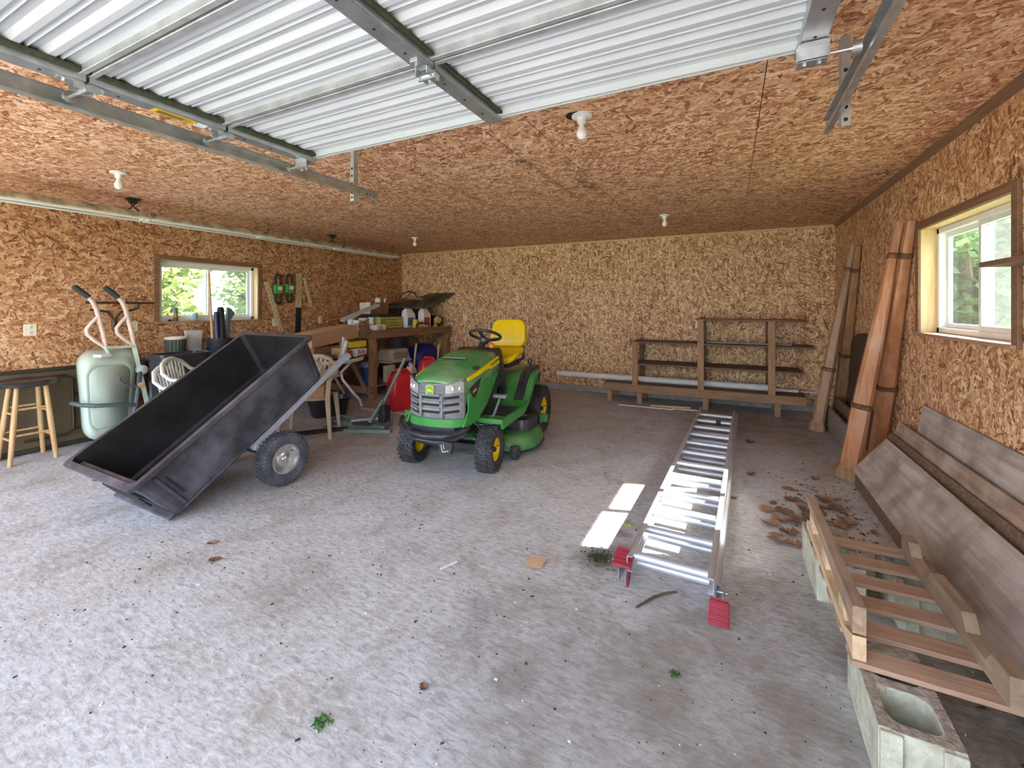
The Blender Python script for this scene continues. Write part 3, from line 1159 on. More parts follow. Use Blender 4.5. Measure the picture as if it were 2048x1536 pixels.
def wheel(parent, name, c, R, w, rim, steer=0.0, lugs=26, rimmat='yellow', side=1, tmat='tyre', ribs=False):
    Rm = Matrix.Rotation(steer, 3, 'Z')
    C = Vector(c)
    mb = MB()
    mb.lathe(torus_prof(R, w, rim), (0, 0, 0), 'x', 40, False)
    for i in range(lugs):
        a = 2 * PI * i / lugs
        for s in (-1, 1):
            for row, (hx, tl) in enumerate(((.12, .55), (.34, -.55))):
                aa = a + row * PI / lugs
                r = R * (1.0 if row == 0 else .985)
                p = Vector((s * w * hx, math.cos(aa) * r, math.sin(aa) * r))
                rot = Matrix.Rotation(aa - PI / 2, 3, 'X') @ Matrix.Rotation(s * tl, 3, 'Z')
                if ribs:
                    rot = Matrix.Rotation(aa - PI / 2, 3, 'X')
                mb.box(p, (w * .25, 2 * PI * R / lugs * .40, .022 if not ribs else .014), rot)
    for v in mb.bm.verts:
        v.co = Rm @ v.co + C
    wobj = mb.build(name, M[tmat], parent, 35)
    mb = MB()
    for s in (-1, 1):
        mb.lathe([(rim + .008, s * w * .40), (rim + .008, s * w * .37), (rim - .012, s * w * .36), (rim - .020, s * w * .20), (rim * .52, s * w * .14), (rim * .40, s * w * .22), (.02, s * w * .22)], (0, 0, 0), 'x', 28, False)
    for v in mb.bm.verts:
        v.co = Rm @ v.co + C
    r_ = mb.build('rim', M[rimmat], wobj, 40)
    hm = M['tblack'] if rimmat == 'yellow' else M['chrome']
    for s in (-1, 1):
        mb = MB()
        mb.lathe([(.022, s * w * .20), (.022, s * w * .34), (.015, s * w * .37), (.001, s * w * .37)], (0, 0, 0), 'x', 14, False)
        for v in mb.bm.verts:
            v.co = Rm @ v.co + C
        mb.build('hub', hm, wobj, 40)
    mb = MB()
    mb.cyl((side * w * .26, rim * .62, .01), (side * w * .40, rim * .66, .012), .004, seg=6)
    for v in mb.bm.verts:
        v.co = Rm @ v.co + C
    mb.build('valve_stem', M['tblack'], wobj, 40)
    return wobj
wheel(TR, 'front_wheel', (.365, 0, .19), .19, .155, .098, math.radians(4), 24)
wheel(TR, 'front_wheel', (-.385, -.02, .19), .19, .155, .098, math.radians(4), 24)
wheel(TR, 'rear_wheel', (.36, 1.34, .255), .255, .215, .13, 0, 26)
wheel(TR, 'rear_wheel', (-.36, 1.34, .255), .255, .215, .13, 0, 26)

# hood: loft of cross-sections along y
def hood_ring(y, w, zb, zs, zt, crown, tw):
    return [Vector(p) for p in ((-w, y, zb), (-w * 1.0, y, zs), (-w * .93, y, zs + (zt - zs) * .55), (-tw, y, zt), (-tw * .45, y, zt + crown), (0, y, zt + crown * 1.2), (tw * .45, y, zt + crown), (tw, y, zt), (w * .93, y, zs + (zt - zs) * .55), (w * 1.0, y, zs), (w, y, zb))]
mb = MB()
secs = [(-.345, .155, .735, .755, .790, .006, .130), (-.325, .195, .72, .765, .812, .010, .150), (-.27, .238, .70, .78, .835, .012, .170), (-.20, .258, .60, .79, .858, .013, .185), (-.10, .268, .50, .80, .89, .014, .195), (.02, .272, .48, .815, .92, .015, .200), (.12, .274, .55, .83, .942, .016, .205), (.22, .275, .66, .845, .96, .016, .208), (.32, .274, .75, .86, .975, .016, .210), (.43, .270, .82, .87, .985, .015, .212)]
mb.rings([hood_ring(*s) for s in secs], False)
top = mb.build('hood', M['hood_green'], TR, 35)
top.modifiers.new('thick', 'SOLIDIFY').thickness = .006
# lower side cheeks in clean green, below the headlights
for s in (-1, 1):
    mb = MB()
    poly = [(-.315, .445), (-.20, .43), (-.02, .455), (.14, .545), (.26, .66), (.40, .80), (.10, .77), (-.10, .72), (-.215, .70), (-.225, .56)]
    mb.rings([[Vector((s * .262, p[0], p[1])) for p in poly], [Vector((s * .276, p[0], p[1])) for p in poly]])
    mb.build('side_panel', M['green'], TR, 30)
mb = MB()   # green sweep under the grille
path = [(-.262, -.19), (-.25, -.27), (-.20, -.325), (-.12, -.352), (0, -.36), (.12, -.352), (.20, -.325), (.25, -.27), (.262, -.19)]
ring = []
for (x, y) in path:
    d = Vector((x, y + .1, 0)).normalized() * .012
    ring.append([Vector((x, y, .44)) - d, Vector((x, y, .44)) + d, Vector((x, y, .505)) + d * .8, Vector((x, y, .505)) - d])
mb.rings(ring)
mb.build('front_lip', M['green'], TR, 30)
# headlight-to-hood green brow
# grille: grey plastic shell bent around the nose
def nose(x, off=0.0):
    """y of the nose surface at x"""
    ax = abs(x)
    if ax < .13:
        y = -.352 + ax * .06
    else:
        y = -.344 + (ax - .13) ** 1.4 * 1.35
    return y - off
mb = MB()
N = 21
xs = [-.256 + .512 * i / (N - 1) for i in range(N)]
rows = [.505, .57, .64, .71, .735, .775]
ring = []
for x in xs:
    ring.append([Vector((x, nose(x) + .03, .503)), Vector((x, nose(x, .006) + .012, .503)), Vector((x, nose(x, .004), .62)), Vector((x, nose(x, 0), .72)), Vector((x, nose(x, -.006), .79 - abs(x) * .02)), Vector((x, nose(x) + .03, .79 - abs(x) * .02))])
mb.rings(ring)
mb.build('grille', M['grille'], TR, 30)
def patch(mb, x0, x1, z0, z1, off, n=6, thick=.006, skew=0.0):
    ring = []
    for i in range(n + 1):
        x = x0 + (x1 - x0) * i / n
        dz = skew * i / n
        y = nose(x, off)
        ring.append([Vector((x, y, z0 + dz)), Vector((x, y, z1 + dz)), Vector((x, y + thick, z1 + dz)), Vector((x, y + thick, z0 + dz))])
    mb.rings(ring)
for z in (.548, .606, .664):        # dark slots with louver bars between
    for (x0, x1, sk) in ((-.098, .070, 0), (.118, .225, .012), (-.225, -.125, -.012)):
        mb = MB()
        patch(mb, x0, x1, z, z + .022, .0062, skew=sk, thick=.004)
        mb.build('grille_slot', M['darkhole'], TR)
for z in (.578, .636, .694):
    for (x0, x1, sk) in ((-.11, .08, 0), (.108, .245, .014), (-.245, -.135, -.014)):
        mb = MB()
        patch(mb, x0, x1, z - .006, z + .016, .016, skew=sk, thick=.014)
        mb.build('grille_bar', M['grille'], TR, 30)
for i in range(5):
    mb = MB()
    patch(mb, -.125, .125, .722 + i * .011, .727 + i * .011, .006, thick=.006)
    mb.build('grille_rib', M['grille'], TR)
mb = MB()
for s in (-1, 1):
    mb.bar((s * .10, nose(.10, .014), .515), (s * .098, nose(.10, .012), .705), .022, .016, (0, 1, 0), .003)
mb.build('grille_post', M['grille'], TR)
# headlights
for s in (-1, 1):
    mb = MB()
    cor = [(.128, .712), (.250, .722), (.262, .775), (.250, .815), (.140, .776)]
    rA, rB = [], []
    ring = []
    for i in range(9):
        f = i / 8
        x = .128 + .130 * f
        zb = .705 + .018 * f
        zt = .775 + .048 * f - (.02 if i == 8 else 0)
        y0 = nose(min(x, .256), .012)
        ring.append([Vector((s * x, y0, zb)), Vector((s * x, y0 + .004, zt)), Vector((s * x, y0 + .03, zt)), Vector((s * x, y0 + .03, zb))])
    mb.rings(ring)
    hl = mb.build('headlight', M['lens'], TR, 30)
    mb = MB()
    for (a, b) in ((.165, .19), (.205, .235)):
        y0 = nose(b, .016)
        mb.lathe([(.004, 0), (.014, -.004), (.017, -.012)], (s * (a + b) / 2, y0 + .010, .755), 'y', 12)
    mb.build('reflector', M['chrome'], hl, 40)
    mb = MB()
    ring = []
    for i in range(9):
        f = i / 8
        x = .126 + .134 * f
        zt = .775 + .048 * f
        y0 = nose(min(x, .256), .014)
        ring.append([Vector((s * x, y0, zt)), Vector((s * x, y0, zt + .012)), Vector((s * x, y0 + .03, zt + .012)), Vector((s * x, y0 + .03, zt))])
    mb.rings(ring)
    mb.build('headlight_bezel', M['grille'], hl, 30)
# emblem: green shield with yellow border and leaping deer
mb = MB()
sh = [(-.036, .030), (-.030, .037), (0, .040), (.030, .037), (.036, .030), (.037, -.02), (.030, -.032), (0, -.040), (-.030, -.032), (-.037, -.02)]
mb.prism([(p[0] - .012, p[1] + .738) for p in sh], 'y', nose(0, .014), nose(0, .0))
em = mb.build('emblem', M['yellow'], TR)
M['emblem_g'] = pm('emblem_green', (.07, .36, .05), .35, var=.03)
mb = MB()
mb.prism([(p[0] * .84 - .012, p[1] * .84 + .738) for p in sh], 'y', nose(0, .0155), nose(0, .013))
mb.build('emblem_field', M['emblem_g'], em)
deer = [(-.025, -.004), (-.018, .001), (-.012, .003), (-.008, .010), (-.012, .018), (-.006, .014), (-.003, .008), (.004, .004), (.014, .003), (.020, -.003), (.026, -.010), (.024, -.014), (.017, -.008), (.010, -.006), (.006, -.008), (.012, -.018), (.008, -.019), (.001, -.009), (-.008, -.008), (-.014, -.014), (-.020, -.018), (-.022, -.015), (-.016, -.009), (-.018, -.004), (-.024, -.007)]
mb = MB()
mb.prism([(p[0] - .012, p[1] + .738) for p in deer], 'y', nose(0, .0168), nose(0, .015))
mb.build('emblem_animal', M['yellow'], em)
# hood scoop
mb = MB()
mb.bar((-.115, .055, .957), (.115, .055, .957), .035, .014, ch=.004)
for s in (-1, 1):
    mb.bar((s * .112, .06, .957), (s * .10, -.14, .913), .012, .010, ch=.003)
mb.build('hood_scoop', M['green'], TR)
mb = MB()
mb.bar((-.10, .037, .950), (.10, .037, .950), .006, .012)
mb.build('scoop_slot', M['darkhole'], TR)
# yellow stripe and its lettering, black side badge
for s in (-1, 1):
    mb = MB()
    def sx(y):
        if y < -.2:
            return .250
        return .252 + min(.018, (y + .2) * .10)
    pts = [(-.20, .800, .825), (-.05, .826, .858), (.10, .852, .888), (.18, .862, .905), (.22, .850, .915), (.42, .885, .948)]
    ring = []
    for (y, z0, z1) in pts:
        x0 = sx(y) + .010
        x1 = sx(y) + .002
        ring.append([Vector((s * x0, y, z0)), Vector((s * x1, y, z1)), Vector((s * (x1 - .012), y, z1)), Vector((s * (x0 - .012), y, z0))])
    mb.rings(ring)
    stp = mb.build('stripe', M['yellow'], TR)
    mb = MB()
    mb.prism([(-.205, .735), (.02, .80), (-.10, .64), (-.16, .665)], 'x', s * .2765, s * .270)
    bd = mb.build('side_badge', M['tblack'], TR)
    if s > 0:
        text_part('stripe_lettering', 'JOHN DEERE', .034, M['tblack'], stp, frame_M((.2795, .32, .902), (0, 1, .18), (-.12, -.18, 1)))
        text_part('badge_lettering', 'S100', .036, M['yellow'], bd, frame_M((.2775, -.118, .708), (0, 1, .25), (0, -.25, 1)))
# dash, steering column and wheel
mb = MB()
mb.rings([[Vector(p) for p in ((-.22, y, z0), (.22, y, z0), (.24, y, z0 + .08), (.20, y, z1), (-.20, y, z1), (-.24, y, z0 + .08))] for y, z0, z1 in ((.42, .60, .975), (.50, .62, 1.005), (.60, .64, 1.01), (.66, .60, .985), (.70, .50, .92))])
mb.build('dashboard', M['tblack'], TR, 25)
mb = MB()
mb.tube([(0, .58, .98), (0, .63, 1.03), (0, .672, 1.06)], [.045, .032, .028], 12)
mb.build('steering_column', M['tblack'], TR, 40)
sw = Matrix.Translation((0, .70, 1.125)) @ Matrix.Rotation(math.radians(-22), 4, 'X')
mb = MB()
mb.tube([sw @ Vector((.163 * math.cos(a), .163 * math.sin(a), 0)) for a in [2 * PI * i / 32 for i in range(32)]], .016, 8, True)
st_ = mb.build('steering_wheel', M['tblack'], TR, 50)
mb = MB()
for a in (-PI / 2, PI / 6, PI * 5 / 6):
    mb.bar(sw @ Vector((0, 0, -.05)), sw @ Vector((.158 * math.cos(a), .158 * math.sin(a), 0)), .042, .012, ch=.003)
mb.lathe([(.045, -.085), (.055, -.05), (.04, -.035), (.001, -.03)], (0, 0, 0), 'z', 16, True, None)
bmesh.ops.transform(mb.bm, matrix=sw, verts=[v for v in mb.bm.verts][-64:])
mb.build('steering_spokes', M['tblack'], st_, 40)
mb = MB()
mb.box((.12, .60, 1.02), (.05, .06, .05), (.3, 0, .2), .01)
mb.build('throttle_knob', M['orange_p'], TR)
# body under the seat, fenders and footrests
mb = MB()
mb.prism([(.42, .42), (.68, .42), (.80, .60), (.95, .705), (1.62, .715), (1.70, .66), (1.70, .40), (.42, .36)], 'x', -.27, .27)
mb.build('frame_tunnel', M['green'], TR, 30)
prof = [(-.02, .455), (-.02, .415), (.30, .405), (.52, .405), (.66, .425), (.76, .48), (.84, .56), (.90, .62), (.98, .655), (1.30, .665), (1.58, .64), (1.68, .56), (1.70, .50), (1.74, .50), (1.74, .60), (1.66, .70), (1.50, .735), (1.20, .742), (1.00, .735), (.90, .70), (.83, .64), (.76, .555), (.67, .485), (.56, .455), (.30, .448)]
for s in (-1, 1):
    a, b = (.235, .485) if s > 0 else (-.485, -.235)
    mb = MB()
    mb.prism(prof, 'x', a, b)
    for v in mb.bm.verts:
        if v.co.y > .95:
            lim = .485 - (v.co.y - .95) * .26
            if abs(v.co.x) > lim:
                v.co.x = math.copysign(lim, v.co.x)
    fe = mb.build('fender', M['green'], TR, 25)
    mb = MB()   # skirt along the outer edge of the footrest
    xo = s * .485
    mb.prism([(-.02, .455), (.56, .452), (.70, .50), (.70, .46), (.56, .385), (.0, .37)], 'x', xo - .012, xo + .006)
    mb.build('footrest_skirt', M['green'], fe, 25)
    mb = MB()
    for i in range(6):
        mb.bx(s * .36 - .10, s * .36 + .10, .10 + i * .068, .15 + i * .068, .445, .458, .003)
    mb.build('foot_mat', M['tblack'], fe)
mb = MB()   # black control quadrant running down the fender
mb.prism([(.655, .49), (.745, .575), (.82, .665), (.90, .735), (1.02, .768), (1.22, .770), (1.22, .72), (1.0, .70), (.86, .62), (.78, .53), (.68, .47)], 'x', .335, .425)
mb.build('control_panel', M['tblack'], TR, 25)
mb = MB()
mb.bar((.38, .76, .60), (.38, .90, .738), .022, .012, (1, 0, 0))
mb.build('control_slot', M['darkhole'], TR)
mb = MB()
mb.tube([(.40, 1.02, .74), (.40, 1.00, .80), (.40, .99, .83)], .010, 8)
mb.lathe([(.012, -.03), (.024, -.02), (.028, .01), (.020, .03), (.002, .035)], (.40, .98, .84), 'z', 12)
mb.build('deck_lever', M['tblack'], TR, 40)
# seat
def pad(rings):
    m_ = MB()
    m_.rings(rings)
    return m_
def rrect(w, h, r, n=5):
    out = []
    for (sx_, sy_, a0) in ((1, 1, 0), (-1, 1, PI / 2), (-1, -1, PI), (1, -1, 3 * PI / 2)):
        for i in range(n + 1):
            a = a0 + PI / 2 * i / n
            out.append((sx_ * (w / 2 - r) + r * math.cos(a), sy_ * (h / 2 - r) + r * math.sin(a)))
    return out
bk = Matrix.Translation((0, 1.36, .945)) @ Matrix.Rotation(math.radians(-14), 4, 'X')
rs = []
for (sc_w, sc_h, d) in ((.90, .90, -.045), (.97, .97, -.038), (1, 1, -.015), (1, 1, .03), (.96, .96, .05)):
    base = rrect(.46 * sc_w, .33 * sc_h, .10 * sc_w)
    rs.append([bk @ Vector((p[0] * (1 - .12 * ((p[1] + .16) / .33)), d + .025 * (abs(p[0]) / .23) ** 2 * -1, p[1] + .165)) for p in base])
pad(rs).build('seat_back', M['yellow'], TR, 50)
mb = MB()
ip = rrect(.30, .22, .06)
mb.rings([[bk @ Vector((p[0], -.0465, p[1] + .165)) for p in ip], [bk @ Vector((p[0] * .96, -.051, p[1] * .96 + .165)) for p in ip]])
cu = Matrix.Translation((0, 1.12, .852)) @ Matrix.Rotation(math.radians(7), 4, 'X')

mb.build('seat_back_panel', M['yellow'], TR, 50)
rs = []
for (sc_, d) in ((.90, -.030), (.98, -.022), (1, -.005), (1, .022), (.95, .040), (.84, .046)):
    base = rrect(.47 * sc_, .44 * sc_, .10 * sc_)
    rs.append([cu @ Vector((p[0], p[1], d + .040 * (abs(p[0]) / .235) ** 3 + (.03 * (p[1] / .22) ** 2 if p[1] > 0 else -.012 * (p[1] / .22) ** 2))) for p in base])
pad(rs).build('seat_cushion', M['yellow'], TR, 50)
mb = MB()
for s in (-1, 1):
    mb.tube([(s * .17, 1.20, .80), (s * .19, 1.36, .82), (s * .17, 1.40, .99)], .018, 8)
mb.box((0, 1.12, .785), (.34, .34, .06), None, .01)
mb.build('seat_bracket', M['tblack'], TR, 40)
mb = MB()
mb.box((.0, .82, .735), (.26, .22, .03), (.3, 0, 0), .008)
for i in range(4):
    mb.box((-.09 + .06 * i, .815, .757), (.02, .19, .012), (.3, 0, 0), .003)
mb.build('battery_cover', M['tblack'], TR)
# front axle, frame, bumper
mb = MB()
mb.bx(-.16, .16, -.28, .45, .30, .44, .01)
mb.bx(-.30, .30, -.05, .05, .17, .23, .008)
for s in (-1, 1):
    mb.cyl((s * .28, 0, .15), (s * .28, 0, .30), .02, seg=10)
    mb.tube([(s * .28, .03, .19), (s * .14, .22, .24), (0, .30, .28)], .010, 6)
mb.build('front_axle', M['tblack'], TR, 40)
mb = MB()
mb.tube([(-.385, -.21, .445), (-.33, -.32, .425), (-.20, -.425, .395), (0, -.455, .385), (.15, -.44, .392), (.25, -.36, .41), (.27, -.22, .42)], .023, 10)
mb.tube([(-.26, -.36, .375), (-.14, -.41, .340), (.08, -.42, .335), (.20, -.36, .35), (.24, -.22, .36)], .020, 10)
bp_ = mb.build('bumper', M['tblack'], TR, 50)
mb = MB()
mb.prism([(-.255, -.22), (-.20, -.335), (0, -.37), (.20, -.335), (.255, -.22)], 'z', .36, .44)
mb.build('bumper_plate', M['tblack'], TR, 30)
mb = MB()
mb.prism([(.12, .245), (.22, .255), (.235, .345), (.11, .355)], 'y', -.43, -.40)
pl = mb.build('bumper_bracket', M['tblack'], TR)
mb = MB()
mb.bar((.135, -.435, .325), (.15, -.435, .27), .009, .004, (0, 1, 0))
mb.bar((.15, -.435, .27), (.205, -.435, .285), .009, .004, (0, 1, 0))
mb.bar((.155, -.435, .33), (.165, -.435, .295), .009, .004, (0, 1, 0))
mb.build('bracket_mark', M['chrome'], pl)
# mower deck
mb = MB()
outl = []
for i in range(40):
    a = 2 * PI * i / 40
    r = 1.0
    x = .62 * math.copysign(abs(math.cos(a)) ** .62, math.cos(a))
    y = .40 * math.copysign(abs(math.sin(a)) ** .72, math.sin(a))
    outl.append((x - .02, y + .70))
rs = []
for (sc_, z) in ((1.0, .055), (1.0, .10), (.985, .145), (.94, .185), (.88, .20), (.55, .205), (.1, .205)):
    rs.append([Vector(((p[0] + .02) * sc_ - .02, (p[1] - .70) * sc_ + .70, z)) for p in outl])
mb.rings(rs, True, True)
dk = mb.build('mower_deck', M['deck_green'], TR, 40)
mb = MB()
mb.rings([[Vector(((p[0] + .02) * s1 - .02, (p[1] - .70) * s1 + .70, z)) for p in outl] for s1, z in ((1.0, .05), (1.02, .05), (1.02, .063), (1.0, .063))], True, False)
mb.build('deck_rim', M['tblack'], dk, 30)
for s in (-1, 1):
    mb = MB()
    mb.rings([[Vector((s * .38 + p[0] * sc_, .74 + p[1] * sc_, z)) for p in rrect(.30, .36, .10)] for sc_, z in ((1, .19), (1, .27), (.94, .305), (.80, .315))])
    cv = mb.build('belt_cover', M['tblack'], TR, 35)
    mb = MB()
    for q in (-1, 1):
        mb.bar((s * .38 + q * .01, .74 - .09, .318), (s * .38 + q * .06, .74 + .02, .318), .014, .008)
    mb.build('cover_mark', M['grille'], cv)
for (x, y) in ((.475, .33), (-.52, .33)):
    mb = MB()
    mb.lathe([(.012, -.032), (.058, -.030), (.065, -.018), (.065, .018), (.058, .030), (.012, .032)], (x, y, .066), 'x', 20)
    gw = mb.build('gauge_wheel', M['tyre'], TR, 40)
    mb = MB()
    mb.bar((x - .05, y, .066), (x + .035, y, .066), .014, .014)
    mb.bar((x - .05, y, .06), (x - .05, y + .08, .16), .03, .008, (1, 0, 0))
    mb.build('wheel_bracket', M['chrome'], gw)
mb = MB()
mb.cyl((.52, .98, .19), (.52, .98, .26), .014, seg=10)
mb.bx(.49, .58, 1.02, 1.06, .19, .27, .003)
mb.build('deck_post', M['deck_green'], TR, 40)
mb = MB()
mb.tube([(.31, -.02, .42), (.36, .10, .46), (.41, .11, .60), (.41, .11, .62)], .011, 8)
mb.bx(.36, .48, .08, .135, .615, .645, .006)
mb.build('pedal', M['grille'], TR, 40)
mb = MB()
mb.tube([(.16, .05, .42), (.24, .12, .30), (.30, .35, .24)], .010, 6)
mb.tube([(.20, .02, .45), (.28, .15, .38), (.24, .30, .26)], .008, 6)
mb.tube([(.12, .10, .36), (.30, .20, .33), (.34, .35, .30)], .010, 6)
mb.lathe([(.03, -.04), (.05, -.03), (.05, .03), (.03, .04)], (.26, .22, .34), 'x', 14)
mb.build('linkage', M['chrome'], TR, 40)
mb = MB()
mb.bx(.16, .20, .06, .10, .16, .25, .004)
mb.bx(.16, .24, .06, .09, .15, .19, .003)
mb.build('deck_hanger', M['deck_green'], TR)
mb = MB()
mb.bx(-.25, .25, -.05, .45, .44, .90, .02)
mb.build('engine_block', M['tblack'], TR)

# ================================================================ TIPPED DUMP CART
M['tub_in'] = pm('black_tub_inside', (.010, .010, .011), .42, var=.3, dirt=(.05, .05, .05), damt=.3, dscale=5)
M['tub_out'] = pm('dusty_black_poly', (.040, .038, .046), .46, var=.25, scale=4, dirt=(.16, .15, .19), damt=.65, dscale=4)
M['cartsteel'] = pm('grey_painted_steel', (.44, .46, .54), .42, .25, var=.08)
CA = thing('dump_cart', 'black dump cart tipped nose-down with grey frame and pneumatic tyres', 'cart', (-3.263, 1.593, .03), (.60, 0, -.018))
L_, W_, D_ = 1.36, .85, .40
# local frame: x from -W (far side) to 0 (near side), y along the tub, z out of the open top
def tub_ring(z, ins, w0):
    f = z / D_
    fl = .035 * f
    x0, x1, y0, y1 = -W_ - fl + ins + w0 * 0, 0 + fl - ins, 0 - .05 * f + ins, L_ + .05 * f - ins
    c = .03
    return [Vector(p) for p in ((x0 + c, y0, z), (x1 - c, y0, z), (x1, y0 + c, z), (x1, y1 - c, z), (x1 - c, y1, z), (x0 + c, y1, z), (x0, y1 - c, z), (x0, y0 + c, z))]
mb = MB()
outer = [tub_ring(0, .02, 0), tub_ring(.02, 0, 0), tub_ring(D_ * .5, 0, 0), tub_ring(D_, 0, 0)]
mb.rings(outer, True, False)
mb._add(outer[0], [tuple(range(8))])
rim_o = [Vector((p.x, p.y, D_)) for p in tub_ring(D_, -.035, 0)]
mb.rings([tub_ring(D_ - .001, 0, 0), [Vector((p.x, p.y, D_ - .02)) for p in rim_o], [Vector((p.x, p.y, D_ + .008)) for p in rim_o], [Vector((p.x, p.y, D_ + .008)) for p in tub_ring(D_, .006, 0)]], True, False)
tub = mb.build('tub', M['tub_out'], CA, 25)
mb = MB()
inner = [tub_ring(D_ + .007, .006, 0), tub_ring(D_ * .5, .008, 0), tub_ring(.03, .012, 0), tub_ring(.012, .03, 0)]
mb.rings(inner, True, False)
mb._add(inner[-1], [tuple(range(8))])
mb.build('tub_lining', M['tub_in'], tub, 25)
mb = MB()   # raised border on the near wall
for (a, b) in (((.022, .07, .06), (.045, .045, D_ - .05)), ((.022, L_ - .06, .06), (.040, L_ - .02, D_ - .05))):
    mb.bar(a, b, .012, .02, (0, 1, 0), .003)
mb.bar((.006, .05, .035), (.006, L_ - .03, .035), .03, .014, ch=.004)
mb.build('wall_rib', M['tub_out'], tub)
mb = MB()   # nose end: recessed dark slot and stiffening lips
mb.box((-W_ / 2, -.040, .16), (W_ * .62, .012, .11), (.12, 0, 0), .003)
mb.build('nose_slot', M['darkhole'], tub)
mb = MB()
mb.bx(-W_ + .01, -.01, -.075, -.004, D_ - .06, D_ - .035, .006)
mb.bx(-W_ + .03, -.03, -.045, .0, .005, .03, .006)
mb.build('nose_lip', M['tub_out'], tub)
mb = MB()
mb.bar((.034, .105, .13), (.042, .085, .31), .010, .012, (0, 1, 0), .003)
mb.build('wall_slot', M['darkhole'], tub)
# frame
mb = MB()
for x in (-.035, -W_ + .035):
    mb.bar((x, .58, -.028), (x, L_ + .02, -.028), .045, .05, ch=.004)
    mb.bar((x, .60, -.03), (x, .66, -.22), .055, .035, (0, 1, 0), .004)
mb.bx(-W_ + .03, -.03, .80, .85, -.05, -.01, .004)
mb.bar((-.035, L_, -.028), (-.06, 1.72, -.05), .045, .05, ch=.004)
mb.bx(-.14, -.02, 1.66, 1.72, -.075, -.035, .004)
mb.build('frame', M['cartsteel'], CA)
mb = MB()
mb.bar((-.09, 1.66, -.04), (-.09, 1.80, .06), .05, .03, ch=.004)
mb.bar((-.09, 1.70, .0), (-.09, 1.80, .10), .02, .02)
mb.build('hitch', M['galv_dull'], CA)
mb = MB()
mb.cyl((-W_ - .02, .674, -.237), (.05, .674, -.237), .014, seg=10)
mb.build('axle', M['tblack'], CA, 40)
M['cart_tyre'] = pm('cart_tyre_rubber', (.045, .045, .055), .7, var=.2, dirt=(.22, .22, .26), damt=.4, dscale=8)
wheel(CA, 'cart_wheel', (.06, .674, -.237), .20, .125, .115, 0, 40, 'chrome', 1, 'cart_tyre', True)
wheel(CA, 'cart_wheel', (-W_ - .05, .674, -.237), .20, .125, .115, 0, 40, 'chrome', 1, 'cart_tyre', True)

# ================================================================ EXTENSION LADDER
M['alu'] = pm('ladder_aluminium', (.62, .65, .72), .46, .60, var=.08, scale=10)
M['alu_rail'] = pm('ladder_rail_aluminium', (.70, .71, .74), .36, .65, var=.08, scale=6)
M['redrubber'] = pm('red_rubber', (.30, .028, .045), .6, var=.2)
M['sticker_b'] = pm('black_sticker', (.03, .03, .03), .5)
LA = thing('extension_ladder', 'aluminium extension ladder with red rubber feet lying flat on the floor', 'ladder', (-.262, 2.30, 0), (0, 0, -.034))
LL = 3.74
def crail(mb, x, s, z0, z1, y0, y1):
    """C-channel rail, open towards -s"""
    mb.bx(x - .0015, x + .0015, y0, y1, z0, z1)
    for z in (z0, z1):
        zz = z + (.0015 if z == z0 else -.0015)
        mb.bx(min(x, x - s * .026), max(x, x - s * .026), y0, y1, zz - .0015, zz + .0015)
for lev, (hw, z0, z1, y0, y1, dy) in enumerate(((.222, .022, .100, .0, LL, .07), (.198, .092, .168, -.09, LL - .12, .07))):
    for s in (-1, 1):
        mb = MB()
        crail(mb, s * hw, s, z0, z1, y0, y1)
        mb.build('side_rail', M['alu_rail'], LA)
    nr = 12
    rm = None
    for i in range(nr):
        y = y0 + dy + i * .3048
        if rm is None:
            mb = MB()
            zc = (z0 + z1) / 2
            prof = [(.021 * math.cos(a), .021 * math.sin(a)) for a in [2 * PI * k / 14 for k in range(14)]]
            mb.rings([[Vector((x, p[0], p[1])) for p in prof] for x in (-hw, hw)])
            for q in range(5):
                pass
            rm = mb.mesh('rung', M['alu'], 40)
        o = bpy.data.objects.new('rung', rm)
        COL.objects.link(o)
        o.parent = LA
        o.location = (0, y, (z0 + z1) / 2 + (.012 if lev else 0))
for s in (-1, 1):      # feet: shoe plates with red ribbed pads
    mb = MB()
    x = s * .222
    mb.bx(x - .020, x - .014, -.10, .07, .03, .10, .002)
    mb.bx(x + .014, x + .020, -.10, .07, .03, .10, .002)
    mb.cyl((x - .03, .0, .065), (x + .03, .0, .065), .008, seg=8)
    sh_ = mb.build('foot_shoe', M['galv'], LA)
    mb = MB()
    if s < 0:
        R = (math.radians(-12), 0, 0)
        mb.box((x, -.06, .135), (.095, .11, .012), (math.radians(20), 0, 0), .003)
        for i in range(5):
            mb.box((x, -.105 + i * .022, .125 + i * .008), (.085, .010, .012), (math.radians(20), 0, 0))
    else:
        mb.box((x, -.135, .045), (.085, .10, .012), (math.radians(42), 0, 0), .003)
        for i in range(5):
            mb.box((x, -.165 + i * .017, .024 + i * .0155), (.075, .008, .012), (math.radians(42), 0, 0))
    mb.build('foot_pad', M['redrubber'], sh_)
mb = MB()
mb.prism([(-.10, .012), (-.03, .10), (-.02, .03), (-.06, .004)], 'x', -.206, -.196)
mb.build('end_guard', M['redrubber'], LA)
mb = MB()
mb.cyl((.02, -.02 + 10 * .3048, .142), (.07, -.02 + 10 * .3048, .142), .0225, seg=14)
mb.build('rung_sticker', M['sticker_b'], LA, 40)
for i in range(5):
    mb = MB()
    y = .5 + i * .6
    mb.box((-.224, y, .10), (.004, .05, .03), None, .001)
    mb.build('rail_guide', M['galv_dull'], LA)
